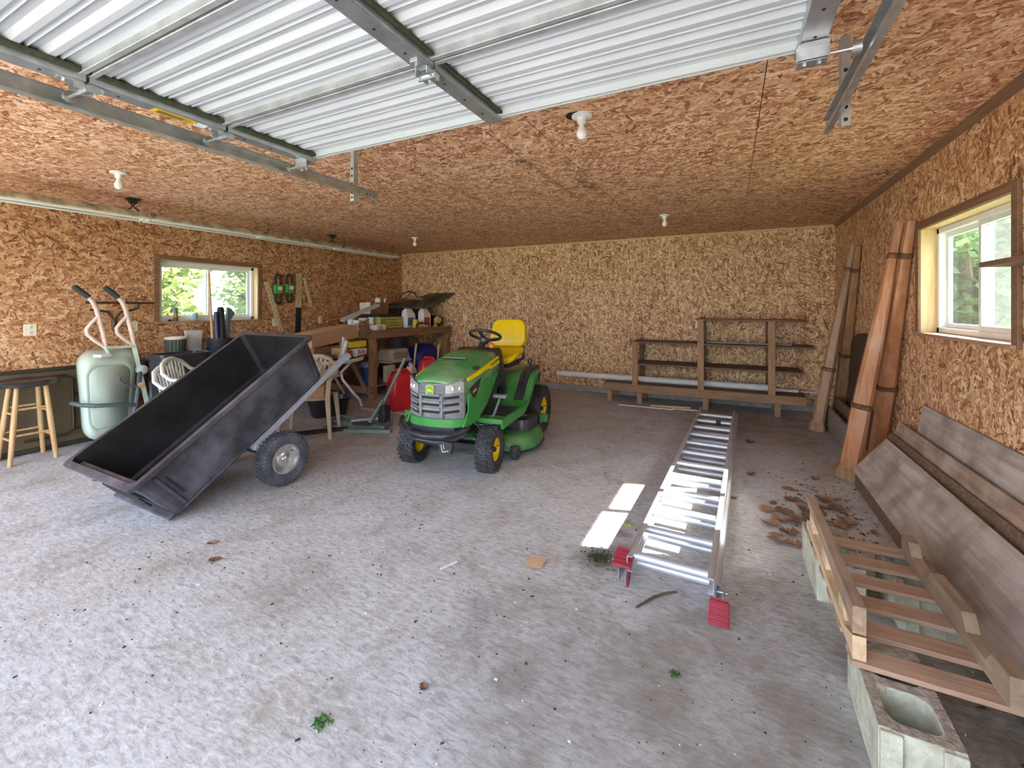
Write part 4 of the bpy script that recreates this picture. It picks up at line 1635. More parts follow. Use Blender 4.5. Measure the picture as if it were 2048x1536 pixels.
# ================================================================ BACK WALL: bench, shelves, pipes
M['lumber'] = wood('aged_lumber', (.20, .105, .05), (.40, .24, .13), .75, 0, 1.0)
M['lumber_z'] = wood('aged_lumber_upright', (.24, .13, .065), (.46, .29, .16), .75, 2, 1.0)
M['darkboard'] = wood('dark_shelf_board', (.10, .06, .036), (.235, .15, .09), .8, 0)
M['pvc'] = pm('white_pvc', (.74, .73, .70), .42, var=.05, dirt=(.5, .47, .42), damt=.3)
M['greystick'] = pm('grey_stick', (.30, .32, .28), .7)

bn = thing('low_bench', 'long low wooden bench with short legs under the wall shelves', 'bench', (-.43, 6.75, 0))
mb = MB()
mb.bx(-1.715, .86, 6.50, 6.54, .170, .287, .004)
mb.build('front_board', M['lumber'], bn, 0, True)
mb = MB()
mb.bx(-1.715, .86, 6.542, 7.04, .245, .283, .004)
mb.build('top_board', M['darkboard'], bn, 0, True)
for x in (-1.63, -1.19, -.30, .55):
    for y in (6.545, 6.96):
        mb = MB()
        mb.bx(x - .035, x + .035, y, y + .04, 0, .247, .003)
        mb.build('leg', M['lumber_z'], bn, 0, True)

sh = thing('shelf_unit', 'stepped wooden wall shelf with three dark boards standing on the low bench', 'shelf', (-.2, 6.78, .283))
for (x0, x1, z) in ((-.42, .86, 1.23), (-1.31, .95, .89), (-1.26, .83, .572)):
    mb = MB()
    mb.bx(x0, x1, 6.516, 7.03, z, z + .024, .003)
    mb.build('shelf_board', M['darkboard'], sh, 0, True)
for (x, z1) in ((-1.245, .912), (-.36, 1.252), (.48, 1.235)):
    mb = MB()
    mb.bx(x - .04, x + .04, 6.490, 6.5155, .2875, z1, .003)
    mb.build('upright', M['lumber_z'], sh, 0, True)
    mb = MB()
    mb.bx(x - .035, x + .035, 7.031, 7.066, .283, z1 + .02, .003)
    mb.build('upright', M['darkboard'], sh, 0, True)
solo('white_pipe', 'long white plastic pipe lying on the low bench', 'pipe', MB().cyl((-2.55, 6.76, .329), (.455, 6.80, .327), .045, seg=20), M['pvc'], 40)
solo('white_pipe', 'short thin white pipe end poking out past the long pipe', 'pipe', MB().cyl((.46, 6.82, .304), (.80, 6.83, .304), .020, seg=14), M['pvc'], 40)
solo('white_rod', 'slender white rod reaching towards the leaning columns', 'rod', MB().cyl((.62, 6.90, .291), (1.20, 6.91, .291), .008, seg=8), M['pvc'], 40)
solo('grey_stick', 'thin grey stick lying on the middle shelf board', 'stick', MB().bx(-.30, .72, 6.66, 6.68, .9175, .935, .003), M['greystick'])
solo('wood_lath', 'short pale wood lath on the floor under the bench', 'stick', MB().bar((-1.02, 6.46, .011), (-.50, 6.56, .011), .05, .022, ch=.002), M['pine'])
solo('wood_strip', 'thin white strip on the floor before the bench legs', 'stick', MB().bar((-1.45, 6.33, .005), (-.70, 6.36, .005), .014, .01), M['pvc'])
solo('wood_strip', 'thin white strip lying across under the bench lath', 'stick', MB().bar((-.72, 6.42, .005), (-.38, 6.45, .005), .012, .01), M['pvc'])

# ================================================================ RIGHT WALL: leaning columns
M['column'] = wood('varnished_column_wood', (.30, .11, .042), (.55, .25, .11), .38, 2, .8, dirt=(.62, .42, .30), damt=.35)
M['column_dark'] = wood('darker_column_wood', (.22, .11, .05), (.43, .25, .125), .45, 2, .8)
M['stain_wood'] = pm('dark_worn_patch', (.10, .05, .03), .7, var=.5, scale=60)
M['ringdark'] = pm('dark_ring_wood', (.14, .065, .03), .5, var=.3)
def column(label, base, top, w0, w1, mat, zr=.28, worn=False):
    base, top = Vector(base), Vector(top)
    t = thing('tapered_column', label, 'column', base, group='leaning wooden columns')
    d = top - base
    Ln = d.length
    R = d.to_track_quat('Z', 'Y').to_matrix().to_4x4()
    def sq(w, z, tw=.62):
        c = w * .5
        k = c * tw
        return [R @ Vector(p) for p in ((-k, -c, z), (k, -c, z), (c, -k, z), (c, k, z), (k, c, z), (-k, c, z), (-c, k, z), (-c, -k, z))]
    mb = MB()
    zz = [(w0 * 1.02, .10), (w0 * 1.0, Ln * zr - .02), (w0 * .98, Ln * zr), (w0 * .97, Ln * zr + .05), (w0 * .80 + w1 * .20, Ln * .45), (w1 * 1.05, Ln * .86), (w1 * .9, Ln * .875), (w1 * 1.05, Ln * .89), (w1 * .85, Ln)]
    mb.rings([sq(w, z) for w, z in zz])
    sh_ = mb.build('shaft', mat, t, 25)
    mb = MB()
    mb.rings([sq(w, z, .80) for w, z in ((w0 * 1.35, .0), (w0 * 1.35, .07), (w0 * 1.15, .085), (w0 * 1.02, .11))])
    mb.build('plinth', M['column_dark'], t, 25)
    for zc, wv in ((Ln * zr, w0 * 1.02), (Ln * .875, w1 * 1.12)):
        mb = MB()
        hh = .022
        mb.rings([sq(w, z, .7) for w, z in ((wv * .98, zc - hh), (wv * 1.10, zc - hh * .6), (wv * 1.02, zc), (wv * 1.10, zc + hh * .6), (wv * .97, zc + hh))])
        mb.build('ring_band', M['ringdark'], t, 40)
    if worn:
        mb = MB()
        q = sq(w0 * 1.0, 0)
        mb.box(R @ Vector((-w0 * .5, -w0 * .1, Ln * .165)), (.004, w0 * .36, Ln * .19), R.to_3x3(), .001)
        mb.build('worn_patch', M['stain_wood'], sh_)
    return t
column('orange-brown tapered column standing furthest out, leaning beside the window', (.87, 4.50, 0), (1.205, 4.46, 2.09), .125, .062, M['column'], .29)
column('orange-brown tapered column with a dark worn face, leaning against the wall by the window', (1.14, 4.93, 0), (1.228, 4.30, 2.08), .125, .062, M['column'], .36, True)
column('brown tapered column leaning out near the corner beside the bench end', (.895, 6.07, 0), (1.215, 5.98, 2.10), .115, .060, M['column_dark'], .34)
column('shadowed brown column tucked against the wall near the back corner', (1.15, 6.42, 0), (1.228, 5.83, 2.08), .11, .060, M['column_dark'], .42)

# dark arched headboard behind the columns
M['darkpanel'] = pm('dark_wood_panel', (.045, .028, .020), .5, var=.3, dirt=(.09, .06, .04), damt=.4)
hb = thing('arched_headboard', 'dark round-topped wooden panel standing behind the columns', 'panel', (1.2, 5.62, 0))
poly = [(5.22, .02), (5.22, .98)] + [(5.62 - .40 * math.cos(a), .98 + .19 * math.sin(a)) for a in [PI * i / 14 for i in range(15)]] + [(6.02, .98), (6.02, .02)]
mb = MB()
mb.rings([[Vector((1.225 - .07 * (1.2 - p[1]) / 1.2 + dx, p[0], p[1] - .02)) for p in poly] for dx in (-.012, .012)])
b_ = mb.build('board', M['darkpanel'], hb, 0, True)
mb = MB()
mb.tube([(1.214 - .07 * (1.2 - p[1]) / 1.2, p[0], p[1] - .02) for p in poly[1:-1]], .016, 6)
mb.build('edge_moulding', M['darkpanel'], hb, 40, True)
# planks standing on edge below the columns
M['greyplank'] = wood('weathered_grey_plank', (.14, .11, .085), (.32, .27, .22), .85, 1, .8)
M['brownplank'] = wood('weathered_brown_plank', (.20, .12, .08), (.42, .28, .20), .85, 1, .8, dirt=(.52, .44, .37), damt=.6)
M['lightplank'] = wood('grey_barn_board', (.33, .26, .215), (.58, .48, .41), .85, 1, .7, dirt=(.17, .135, .105), damt=.6)
solo('grey_plank', 'grey weathered plank standing on edge at the foot of the columns', 'plank', MB().bar((1.014, 4.95, .14), (1.014, 6.36, .14), .025, .28, ch=.003), M['greyplank'])
solo('brown_plank', 'dark plank on edge between the grey plank and the wall', 'plank', MB().bar((1.10, 5.10, .19), (1.10, 6.21, .19), .03, .38, ch=.003), M['darkboard'])

def lean_board(label, x0, z0, x1, z1, y0, y1, th, mat, skew=0.0, cat='board'):
    """plank leaning on the wall: lower edge at (x0,z0), upper edge at (x1,z1)"""
    n = Vector((z1 - z0, 0, -(x1 - x0))).normalized() * th
    mb = MB()
    A = [Vector((x0, 0, z0)), Vector((x1, 0, z1)), Vector((x1, 0, z1)) + n, Vector((x0, 0, z0)) + n]
    rs = []
    N_ = 6
    for i in range(N_ + 1):
        f = i / N_
        y = y0 + (y1 - y0) * f
        wob = .004 * math.sin(f * 7 + x0 * 30)
        rs.append([Vector((p.x + wob, y + (skew * (k in (1, 2)) if i == N_ else 0), p.z + skew * .0)) for k, p in enumerate(A)])
    mb.rings(rs)
    return solo('weathered_board', label, cat, mb, mat)
lean_board('wide grey weathered board leaning frontmost against the wall by the pallet', .885, .10, 1.075, .405, .75, 4.40, .022, M['lightplank'], -.10)
lean_board('narrow dark board edge sandwiched behind the wide grey board', .965, .10, 1.125, .44, .85, 4.36, .018, M['darkboard'], .0)
lean_board('brown scuffed board leaning second from the wall', 1.030, .012, 1.174, .53, .75, 4.42, .020, M['brownplank'], -.05)
lean_board('pale grey board leaning hard against the wall under the window', 1.115, .012, 1.238, .715, .75, 4.08, .018, M['lightplank'], .04)
solo('added_beam', 'added beam under the wide leaning board, dark in place of the shade there', 'beam', MB().bx(.885, .985, .8, 4.30, 0, .10, .004), M['darkboard'])  # added to carry the board; its dark brown stands in for shade

# ================================================================ CONCRETE BLOCKS AND PALLET
M['block'] = pm('cinder_block', (.52, .53, .41), .92, var=.22, scale=20, bump=.6, bscale=70, dirt=(.33, .27, .20), damt=.5, dscale=7)
M['blocktop'] = pm('rough_block_top', (.34, .29, .24), .95, var=.35, scale=45, bump=.8, bscale=110)
def block(label, loc, rz=0.0):
    t = thing('concrete_block', label, 'concrete block', loc, (0, 0, rz), group='hollow concrete blocks')
    w, l, h = .195, .395, .195
    mb = MB()
    mb.bx(-w / 2, -w / 2 + .032, -l / 2, l / 2, 0, h, .004)
    mb.bx(w / 2 - .032, w / 2, -l / 2, l / 2, 0, h, .004)
    for y in (-l / 2 + .018, 0, l / 2 - .018):
        mb.bx(-w / 2 + .03, w / 2 - .03, y - .018, y + .018, 0, h - .001, .003)
    for y in (-l / 2 - .006, l / 2 + .006):
        for x in (-w / 2 + .028, w / 2 - .028):
            mb.bx(x - .026, x + .026, y - .008, y + .008, 0, h - .002, .003)
    for sx_ in (-1, 1):       # rounded cell corners
        for y in (-l / 2 + .036, -.018, .018, l / 2 - .036):
            sy_ = 1 if y in (-l / 2 + .036, .018) else -1
            cx, cy = sx_ * (w / 2 - .032), y
            k = .03
            mb.prism([(cx, cy), (cx - sx_ * k, cy), (cx - sx_ * k * .35, cy + sy_ * k * .35), (cx, cy + sy_ * k)], 'z', .002, h - .002)
    mb.build('block_body', M['block'], t)
    mb = MB()
    for x in (-w / 2 + .016, w / 2 - .016):
        mb.bx(x - .0145, x + .0145, -l / 2 + .004, l / 2 - .004, h - .002, h + .0015)
    for y in (-l / 2 + .018, 0, l / 2 - .018):
        mb.bx(-w / 2 + .0305, w / 2 - .0305, y - .0165, y + .0165, h - .002, h + .0012)
    mb.build('rough_top', M['blocktop'], t)
    return t
block('grey hollow concrete block with an open cell under the near pallet end', (.488, 1.815, 0), -.01)
block('grey hollow concrete block under the far pallet end', (.468, 2.755, 0), .02)
block('grey hollow concrete block beneath the pallet against the leaning boards', (.76, 2.62, 0), .0)

M['palletwood'] = wood('pallet_wood', (.30, .175, .105), (.54, .37, .26), .8, 0, 1.0, dirt=(.22, .15, .10), damt=.4)
M['freshwood'] = wood('fresh_split_wood', (.48, .32, .17), (.72, .55, .35), .75, 1, 1.0)
M['stringer'] = wood('pallet_stringer_wood', (.25, .16, .10), (.46, .33, .22), .8, 1, 1.0, dirt=(.17, .12, .085), damt=.55)
PL = thing('wooden_pallet', 'broken wooden pallet with six slats lying on concrete blocks', 'pallet', (.58, 2.3, .198))
for i in range(6):
    y = 1.835 + i * .176
    mb = MB()
    mb.box((.585, y + .047, .209), (.43, .092 + random.uniform(-.006, .006), .018), (0, 0, random.uniform(-.01, .01)), .002)
    mb.build('slat', M['palletwood'], PL, 0, True)
# notched stringer on the wall side
prof = [(1.83, .219), (2.75, .219), (2.75, .315), (2.66, .315), (2.62, .268), (2.45, .262), (2.40, .315), (2.14, .318), (2.10, .268), (1.97, .264), (1.93, .312), (1.83, .315)]
mb = MB()
mb.prism(prof, 'x', .748, .788)
mb.build('stringer', M['stringer'], PL, 0, True)
# split stringer on the open side: two rails with ragged openings between
mb = MB()
mb.prism([(1.85, .219), (2.84, .219), (2.84, .258), (2.60, .252), (2.48, .262), (2.30, .250), (2.12, .262), (1.98, .252), (1.85, .300)], 'x', .374, .412)
mb.build('stringer', M['freshwood'], PL, 0, True)
mb = MB()
mb.prism([(1.86, .302), (1.98, .318), (2.20, .330), (2.45, .338), (2.70, .345), (2.86, .352), (2.86, .385), (2.40, .392), (1.86, .395)], 'x', .376, .414)
mb.build('broken_rail', M['stringer'], PL, 0, True)
for y in (2.05, 2.40, 2.74):
    mb = MB()
    mb.prism([(y - .05, .255), (y + .05, .25), (y + .035, .342), (y - .03, .325)], 'x', .380, .408)
    mb.build('splinter_block', M['freshwood'], PL, 0, True)

# loose end of a small wall shelf beside the near window
ws = thing('window_shelf', 'small brown shelf board with an upright fixed across the near window edge', 'shelf', (1.19, 2.85, 1.60))
mb = MB()
mb.bx(1.10, 1.243, 2.50, 2.96, 1.615, 1.640, .003)
mb.build('shelf_board', M['trimwood'], ws, 0, True)
mb = MB()
mb.bx(1.205, 1.243, 2.72, 2.80, 1.20, 2.10, .003)
mb.build('post', M['lumber_z'], ws, 0, True)
# ================================================================ LEFT SIDE: stool, folding table, wheelbarrow
M['stoolwood'] = wood('stool_leg_wood', (.42, .24, .10), (.66, .44, .21), .5, 2, .8)
M['stoolseat'] = pm('black_stool_seat', (.015, .015, .016), .3, var=.3, dirt=(.12, .12, .12), damt=.3)
stl = thing('wooden_stool', 'wooden bar stool with round black seat and pale legs', 'stool', (-5.85, 1.60, 0))
mb = MB()
mb.lathe([(.02, .685), (.18, .69), (.205, .70), (.21, .722), (.195, .742), (.16, .750), (.02, .745)], (-5.85, 1.60, 0), 'z', 32)
mb.build('seat', M['stoolseat'], stl, 40, True)
tops, feet = [], []
for k in range(4):
    a = PI / 4 + k * PI / 2
    tp = Vector((-5.85 + .13 * math.cos(a), 1.60 + .13 * math.sin(a), .69))
    ft = Vector((-5.85 + .21 * math.cos(a), 1.60 + .21 * math.sin(a), 0))
    if ft.x < XL + .045:
        ft.x = XL + .055
    tops.append(tp)
    feet.append(ft)
    mb = MB()
    mb.tube([ft, ft.lerp(tp, .5), tp], [.017, .021, .017], 12)
    mb.build('leg', M['stoolwood'], stl, 40, True)
for z, order in ((.22, 0), (.26, 1), (.45, 0), (.49, 1)):
    for k in range(4):
        if k % 2 == order:
            f = z / .69
            mb = MB()
            mb.cyl(feet[k].lerp(tops[k], f), feet[(k + 1) % 4].lerp(tops[(k + 1) % 4], f), .010, seg=8)
            mb.build('rung', M['stoolwood'], stl, 40, True)

M['ftable'] = pm('brown_hardboard', (.12, .085, .045), .6, var=.15, scale=4, dirt=(.06, .045, .03), damt=.4)
M['ftube'] = pm('dark_bronze_tube', (.055, .042, .028), .45, .3)
ft = thing('folding_table', 'brown folding table leaning folded against the wall behind the stool', 'table', (-6.05, 1.75, 0))
lean = lambda z: -6.055 - .055 * z / .82
mb = MB()
mb.rings([[Vector((lean(z) + dx, y, z)) for (y, z) in ((.88, .03), (2.51, .03), (2.51, .80), (.88, .80))] for dx in (-.010, .010)])
mb.build('top_panel', M['ftable'], ft, 0, True)
for z in (.035, .795):
    mb = MB()
    mb.bx(lean(z) - .014, lean(z) + .026, 0.87, 2.52, z - .018, z + .018, .004)
    mb.build('edge_rail', M['ftube'], ft, 0, True)
for yy, sgn in ((1.98, 1), (.98, -1)):
    mb = MB()
    pts = [(lean(.72) + .03, yy - sgn * .30, .72), (lean(.72) + .03, yy - sgn * .05, .72), (lean(.68) + .03, yy, .68), (lean(.4) + .03, yy, .40), (lean(.18) + .03, yy, .18), (lean(.13) + .03, yy - sgn * .05, .13), (lean(.13) + .03, yy - sgn * .35, .13)]
    mb.tube(pts, .013, 8)
    mb.build('leg_loop', M['ftube'], ft, 40, True)
for z in (.52, .17):
    mb = MB()
    mb.cyl((lean(z) + .028, 1.98, z), (lean(z) + .028, 2.48, z), .010, seg=8)
    mb.build('cross_bar', M['ftube'], ft, 40, True)

# dark tube rack on the wall beside the window
rk = thing('wall_rack', 'dark horizontal wall bar with curved tube hooks below, beside the window', 'rack', (-6.12, 2.45, 1.2))
mb = MB()
mb.bx(XL, XL + .022, 2.10, 2.715, 1.455, 1.478, .003)
mb.build('bar', M['ftube'], rk, 0, True)
mb = MB()
for s in (-1, 1):
    pts = [(XL + .03, 2.335 + s * .012, 1.20), (XL + .03, 2.335 + s * .014, 1.30), (XL + .03, 2.335 + s * .06, 1.365), (XL + .03, 2.335 + s * .16, 1.385)]
    if s > 0:
        pts += [(XL + .03, 2.55, 1.41), (XL + .03, 2.56, 1.455)]
    else:
        pts += [(XL + .03, 2.13, 1.39)]
    mb.tube(pts, .011, 8)
mb.cyl((XL + .028, 2.335, 1.21), (XL + .028, 2.335, 1.28), .024, seg=10)
mb.build('curved_hook', M['ftube'], rk, 40, True)

# wheelbarrow stood on its nose
M['wb_tub'] = pm('pale_green_poly', (.56, .68, .58), .5, var=.08, scale=3, dirt=(.46, .56, .44), damt=.4)
M['wb_pink'] = pm('faded_pink_steel', (.72, .55, .44), .45, var=.12, scale=8, dirt=(.78, .73, .66), damt=.5)
M['wb_rail'] = pm('pale_green_steel', (.50, .60, .50), .5, var=.1)
M['wb_grip'] = pm('dark_grip', (.035, .05, .045), .6)
M['wb_dark'] = pm('slate_steel', (.085, .105, .12), .5, var=.15)
M['rust'] = pm('tan_washer', (.52, .36, .20), .5)
WB = thing('wheelbarrow', 'pale green poly wheelbarrow stood upright on its nose against the wall', 'wheelbarrow', (-5.72, 2.15, 0))
# axes: t along the wall towards the back, o out from the wall towards the room
mb = MB()
rs = []
for (k, dd) in ((.70, 0.0), (.80, .012), (.88, .045), (.95, .10), (1.0, .17), (1.02, .26), (1.06, .33)):
    ring = []
    for (p, q) in rrect(.62 * k, .98 * k, .17 * k):
        # flat bottom faces the room (+o) and slightly towards the camera
        o_ = .22 - dd
        lx = (p) * (1 - .22 * ((.49 - q) / .98))
        ring.append(Vector((-5.80 + o_ * .93 + lx * -.18, 2.175 + lx * .86 - o_ * .30, .05 + (q + .52) * .90)))
    rs.append(ring)
mb.rings(rs, True, False)
mb._add(rs[0], [tuple(range(len(rs[0])))])
tb = mb.build('tub', M['wb_tub'], WB, 50, True)
tb.modifiers.new('shell', 'SOLIDIFY').thickness = .006
mb = MB()
mb.box((-5.60, 2.05, .935), (.10, .10, .03), (0, 0, .3), .004)
mb.build('tub_label', M['porcelain'], tb, 0, True)
# two handles, each with a brace loop
for hx, hy, gx, gy in ((-5.70, 2.115, -5.70, 1.885), (-5.70, 2.350, -5.70, 2.125)):
    mb = MB()
    z0 = 1.0
    mb.tube([(hx, hy, .995), (hx, hy - .022, 1.15), (hx, hy - .055, 1.30), (hx, hy - .075, 1.40), (hx, hy - .105, 1.475), (hx, hy - .145, 1.53)], .021, 10)
    hd = mb.build('handle', M['wb_pink'], WB, 50, True)
    mb = MB()
    mb.tube([(hx, hy - .058, 1.325), (hx, hy - .115, 1.255), (hx, hy - .150, 1.20), (hx, hy - .145, 1.15), (hx, hy - .09, 1.085), (hx, hy - .005, 1.01)], .018, 10)
    mb.build('brace', M['wb_pink'], hd, 50, True)
    mb = MB()
    mb.tube([(hx, hy - .135, 1.518), (hx, hy - .20, 1.58), (hx, hy - .245, 1.622)], [.026, .027, .024], 10)
    mb.build('grip', M['wb_grip'], hd, 50, True)
mb = MB()
mb.bar((-5.70, 2.345, 1.02), (-5.655, 2.50, .08), .045, .04, ch=.004)
mb.build('rail', M['wb_rail'], WB, 0, True)
mb = MB()
mb.bar((-5.70, 2.115, 1.02), (-5.72, 2.17, .90), .04, .035, ch=.004)
mb.build('rail', M['wb_rail'], WB, 0, True)
mb = MB()
mb.bar((-5.69, 2.10, 1.005), (-5.69, 2.355, 1.0), .035, .025, ch=.003)
mb.build('crossbar', M['wb_rail'], WB, 0, True)
mb = MB()
mb.tube([(-5.66, 2.385, .735), (-5.52, 2.31, .58), (-5.44, 2.255, .40), (-5.45, 2.16, .10), (-5.46, 2.13, .03)], .020, 10)
mb.tube([(-5.44, 2.245, .42), (-5.40, 2.10, .455), (-5.42, 1.93, .475), (-5.50, 1.85, .49), (-5.62, 1.83, .50)], .020, 10)
lg = mb.build('leg_frame', M['wb_dark'], WB, 50, True)
mb = MB()
mb.lathe([(.032, -.01), (.032, .012), (.012, .016)], (-5.515, 2.335, .60), 'x', 16)
mb.build('pivot_washer', M['rust'], lg, 40, True)
mb = MB()
mb.tube([(-5.50, 2.14, .73), (-5.49, 2.15, .67), (-5.49, 2.20, .62), (-5.50, 2.29, .60)], .011, 8)
mb.build('curved_strut', M['wb_dark'], lg, 40, True)
mb = MB()
mb.tube([(-5.60, 2.46, .60), (-5.56, 2.45, .55), (-5.54, 2.43, .40), (-5.54, 2.43, .28)], .022, 8)
mb.build('stub_leg', M['wb_dark'], WB, 40, True)
mb = MB()
mb.lathe([(.03, -.03), (.05, -.02), (.05, .02), (.03, .03)], (-5.66, 2.40, .745), 'x', 14)
mb.build('rail_bracket', M['wb_rail'], WB, 40, True)
# ================================================================ TABLE BEHIND THE CART AND WHAT STANDS ON IT
M['bluetable'] = pm('dark_blue_laminate', (.035, .045, .12), .35, var=.1)
M['navy'] = pm('navy_plastic', (.02, .03, .10), .35, var=.15)
tbk = thing('dark_table', 'dark blue topped table under the window behind the cart', 'table', (-5.80, 3.0, 0))
mb = MB()
mb.bx(-6.10, -5.50, 2.55, 3.60, .79, .82, .004)
mb.build('tabletop', M['bluetable'], tbk, 0, True)
for x in (-6.05, -5.55):
    for y in (2.60, 3.55):
        mb = MB()
        mb.bx(x - .02, x + .02, y - .02, y + .02, 0, .79, .003)
        mb.build('leg', M['ftube'], tbk, 0, True)
# green ribbed waste bin
M['bin_g'] = pm('dark_green_plastic', (.045, .065, .05), .5, var=.15)
bi = thing('ribbed_bin', 'small dark green ribbed bin with a pale lid on the blue table', 'bin', (-5.83, 2.80, .82))
mb = MB()
rs = []
for (r, z) in ((.085, 0), (.098, .20), (.098, .225)):
    rs.append([Vector((r * (1 + (.06 if k % 2 else 0)) * math.cos(2 * PI * k / 40), r * (1 + (.06 if k % 2 else 0)) * math.sin(2 * PI * k / 40), z)) for k in range(40)])
mb.rings(rs)
mb.build('body', M['bin_g'], bi)
mb = MB()
mb.lathe([(.105, .222), (.108, .236), (.10, .25), (.02, .252)], (0, 0, 0), 'z', 28)
mb.build('lid', M['ivory'], bi, 40)
M['clearfilm'] = pm('cloudy_plastic', (.60, .58, .54), .35, var=.15, scale=12)
mb = MB()
mb.rings([[Vector((-5.92 + dx + .03 * math.sin(y * 30) * (z - .82), y, z)) for (y, z) in ((2.99, .821), (3.10, .821), (3.13, 1.13), (2.935, 1.135), (2.95, 1.0))] for dx in (-.004, .030)])
solo('plastic_bag', 'cloudy plastic sheet bag standing between ribbed bin and black tub', 'bag', mb, M['clearfilm'])
mb = MB()
mb.lathe([(.125, 0), (.135, .18), (.142, .20), (.142, .215), (.130, .215), (.118, .02), (.02, .018)], (0, 0, 0), 'z', 30)
M['blackmesh'] = pm('black_mesh_plastic', (.02, .022, .03), .45, var=.3, scale=60, bump=.3, bscale=120)
mb.xf(Matrix.Translation((-5.70, 3.22, .82)))
solo('black_tub', 'round black tub holding pole and tubes on the blue table', 'tub', mb, M['blackmesh'], 40)
solo('wood_pole', 'straight wooden pole standing in the black tub before the window', 'pole', MB().cyl((-5.69, 3.140, .842), (-5.745, 3.120, 1.83), .014, seg=10), M['stoolwood'], 40)
solo('black_roll', 'thick black rolled tube standing in the black tub', 'roll', MB().tube([(-5.68, 3.24, .845), (-5.72, 3.255, 1.10), (-5.75, 3.26, 1.39), (-5.75, 3.26, 1.42)], [.034, .042, .040, .03], 14), M['black'], 40)
solo('navy_tube', 'shiny navy tube standing in the black tub beside the pole', 'tube', MB().tube([(-5.66, 3.175, .845), (-5.72, 3.19, 1.36)], .026, 12), M['navy'], 40)
bo = MB()
bo.prism([(3.30, .85), (3.325, .85), (3.36, 1.26), (3.41, 1.33), (3.37, 1.39), (3.325, 1.42), (3.315, 1.26)], 'x', -5.74, -5.70)
solo('brush_head_tool', 'dark long-handled brush with flared head standing in the tub', 'brush', bo, M['wb_dark'])
cn = thing('spray_can', 'black can with white lettering in front of the plastic bag', 'can', (-5.56, 2.985, .82))
mb = MB()
mb.lathe([(.028, 0), (.030, .004), (.030, .10), (.026, .108), (.014, .118), (.012, .13), (.002, .132)], (0, 0, 0), 'z', 18)
mb.build('can_body', M['black'], cn, 40)
mb = MB()
for i in range(5):
    mb.box((.0290, -.006, .02 + i * .016), (.004, .012, .009), (0, 0, -.2))
mb.build('can_print', M['porcelain'], cn)
# dark plastic tote leaning before the table
M['tote'] = pm('dark_tote_plastic', (.022, .022, .030), .35, var=.2)
tt = MB()
tt.rings([[Vector((-5.33 + p[0], 2.60 + p[1], z)) for p in rrect(.30 * s1, .46 * s1, .05)] for s1, z in ((.80, 0), (1.0, .90), (1.06, .905), (1.06, .925), (.97, .925), (.80, .03))])
solo('tall_tote', 'tall black plastic tote standing behind the white chairs', 'tote', tt, M['tote'], 30)

# stacked white plastic garden chairs behind the cart
M['whitechair'] = pm('white_garden_plastic', (.66, .68, .64), .45, var=.06, dirt=(.5, .5, .42), damt=.3)
M['beige'] = pm('beige_plastic', (.55, .47, .33), .5, var=.08, dirt=(.42, .35, .24), damt=.4)
def garden_chair(name, label, loc, rz, mat, group=None, tilt=0.0, back=True):
    t = thing(name, label, 'chair', loc, (tilt, 0, rz), group=group)
    # local: seat faces -y, back at +y
    mb = MB()
    mb.rings([[Vector((p[0], p[1] - .02, z)) for p in rrect(.415 * s1, .44 * s1, .08)] for s1, z in ((.96, .405), (1.0, .415), (1.0, .43), (.95, .436))])
    mb.build('seat', mat, t, 40)
    if back:
        for s in (-1, 1):
            mb = MB()
            mb.tube([(s * .25, -.20, .62), (s * .265, .0, .65), (s * .25, .16, .67), (s * .22, .24, .72), (s * .15, .285, .80), (s * .05, .30, .835), (0, .302, .838)], .024, 10, sq=.7)
            mb.build('arm', mat, t, 50)
        for i in range(7):
            x = -.15 + .05 * i
            ztop = .82 - (abs(x) / .18) ** 2 * .08
            mb = MB()
            mb.bar((x * .8, .20, .43), (x, .29 - abs(x) * .12, ztop), .028, .008, (0, 1, 0), .003)
            mb.build('back_slat', mat, t)
    for sx_ in (-1, 1):
        for sy_ in (-1, 1):
            mb = MB()
            topz = .62 if (sy_ < 0 and back) else .42
            x0, y0 = sx_ * .215, sy_ * .19 - .02
            x1, y1 = sx_ * .265, sy_ * .25 - .02
            mb.rings([[Vector((x + a * k - (sx_ * .02 if False else 0), y + b_ * k, z)) for (a, b_) in ((-.022, -.022), (.022, -.022), (.022, .022), (-.022, .022))] for (x, y, z, k) in ((x1, y1, 0, .75), (x0 + (x1 - x0) * .3, y0 + (y1 - y0) * .3, .42, 1.1), (x0 + sx_ * .025, y0 if topz > .5 else y0, topz, 1.0))])
            mb.build('leg', mat, t, 30)
    return t
garden_chair('garden_chair', 'lower white plastic garden chair of the stack behind the cart', (-4.70, 2.44, 0), 2.2, M['whitechair'], 'stacked white garden chairs')
garden_chair('garden_chair', 'upper white plastic garden chair nested on the stack behind the cart', (-4.70 + .068 * math.sin(2.2), 2.44 - .068 * math.cos(2.2), .075), 2.2, M['whitechair'], 'stacked white garden chairs')
# ================================================================ WORKBENCH
M['benchwood'] = wood('red_brown_bench_wood', (.16, .075, .04), (.34, .175, .095), .7, 1, .9)
M['benchpost'] = wood('red_brown_post', (.22, .105, .055), (.46, .25, .14), .7, 2, .9)
M['benchbrace'] = wood('dark_brace_wood', (.18, .11, .065), (.34, .23, .145), .75, 2, .9)  # duller brown wood used for the braces
WBn = thing('workbench', 'tall red-brown timber workbench in the corner covered with clutter', 'workbench', (-5.45, 6.0, 0))
mb = MB()
mb.bx(-6.10, -4.86, 4.98, 7.06, 1.02, 1.05, .004)
mb.build('bench_top', M['benchwood'], WBn, 0, True)
mb = MB()
mb.bx(-4.90, -4.862, 5.02, 7.06, .93, 1.019, .004)
mb.build('apron', M['benchwood'], WBn, 0, True)
mb = MB()
mb.bx(-6.08, -4.90, 4.985, 5.02, .93, 1.019, .004)
mb.build('apron', M['benchwood'], WBn, 0, True)
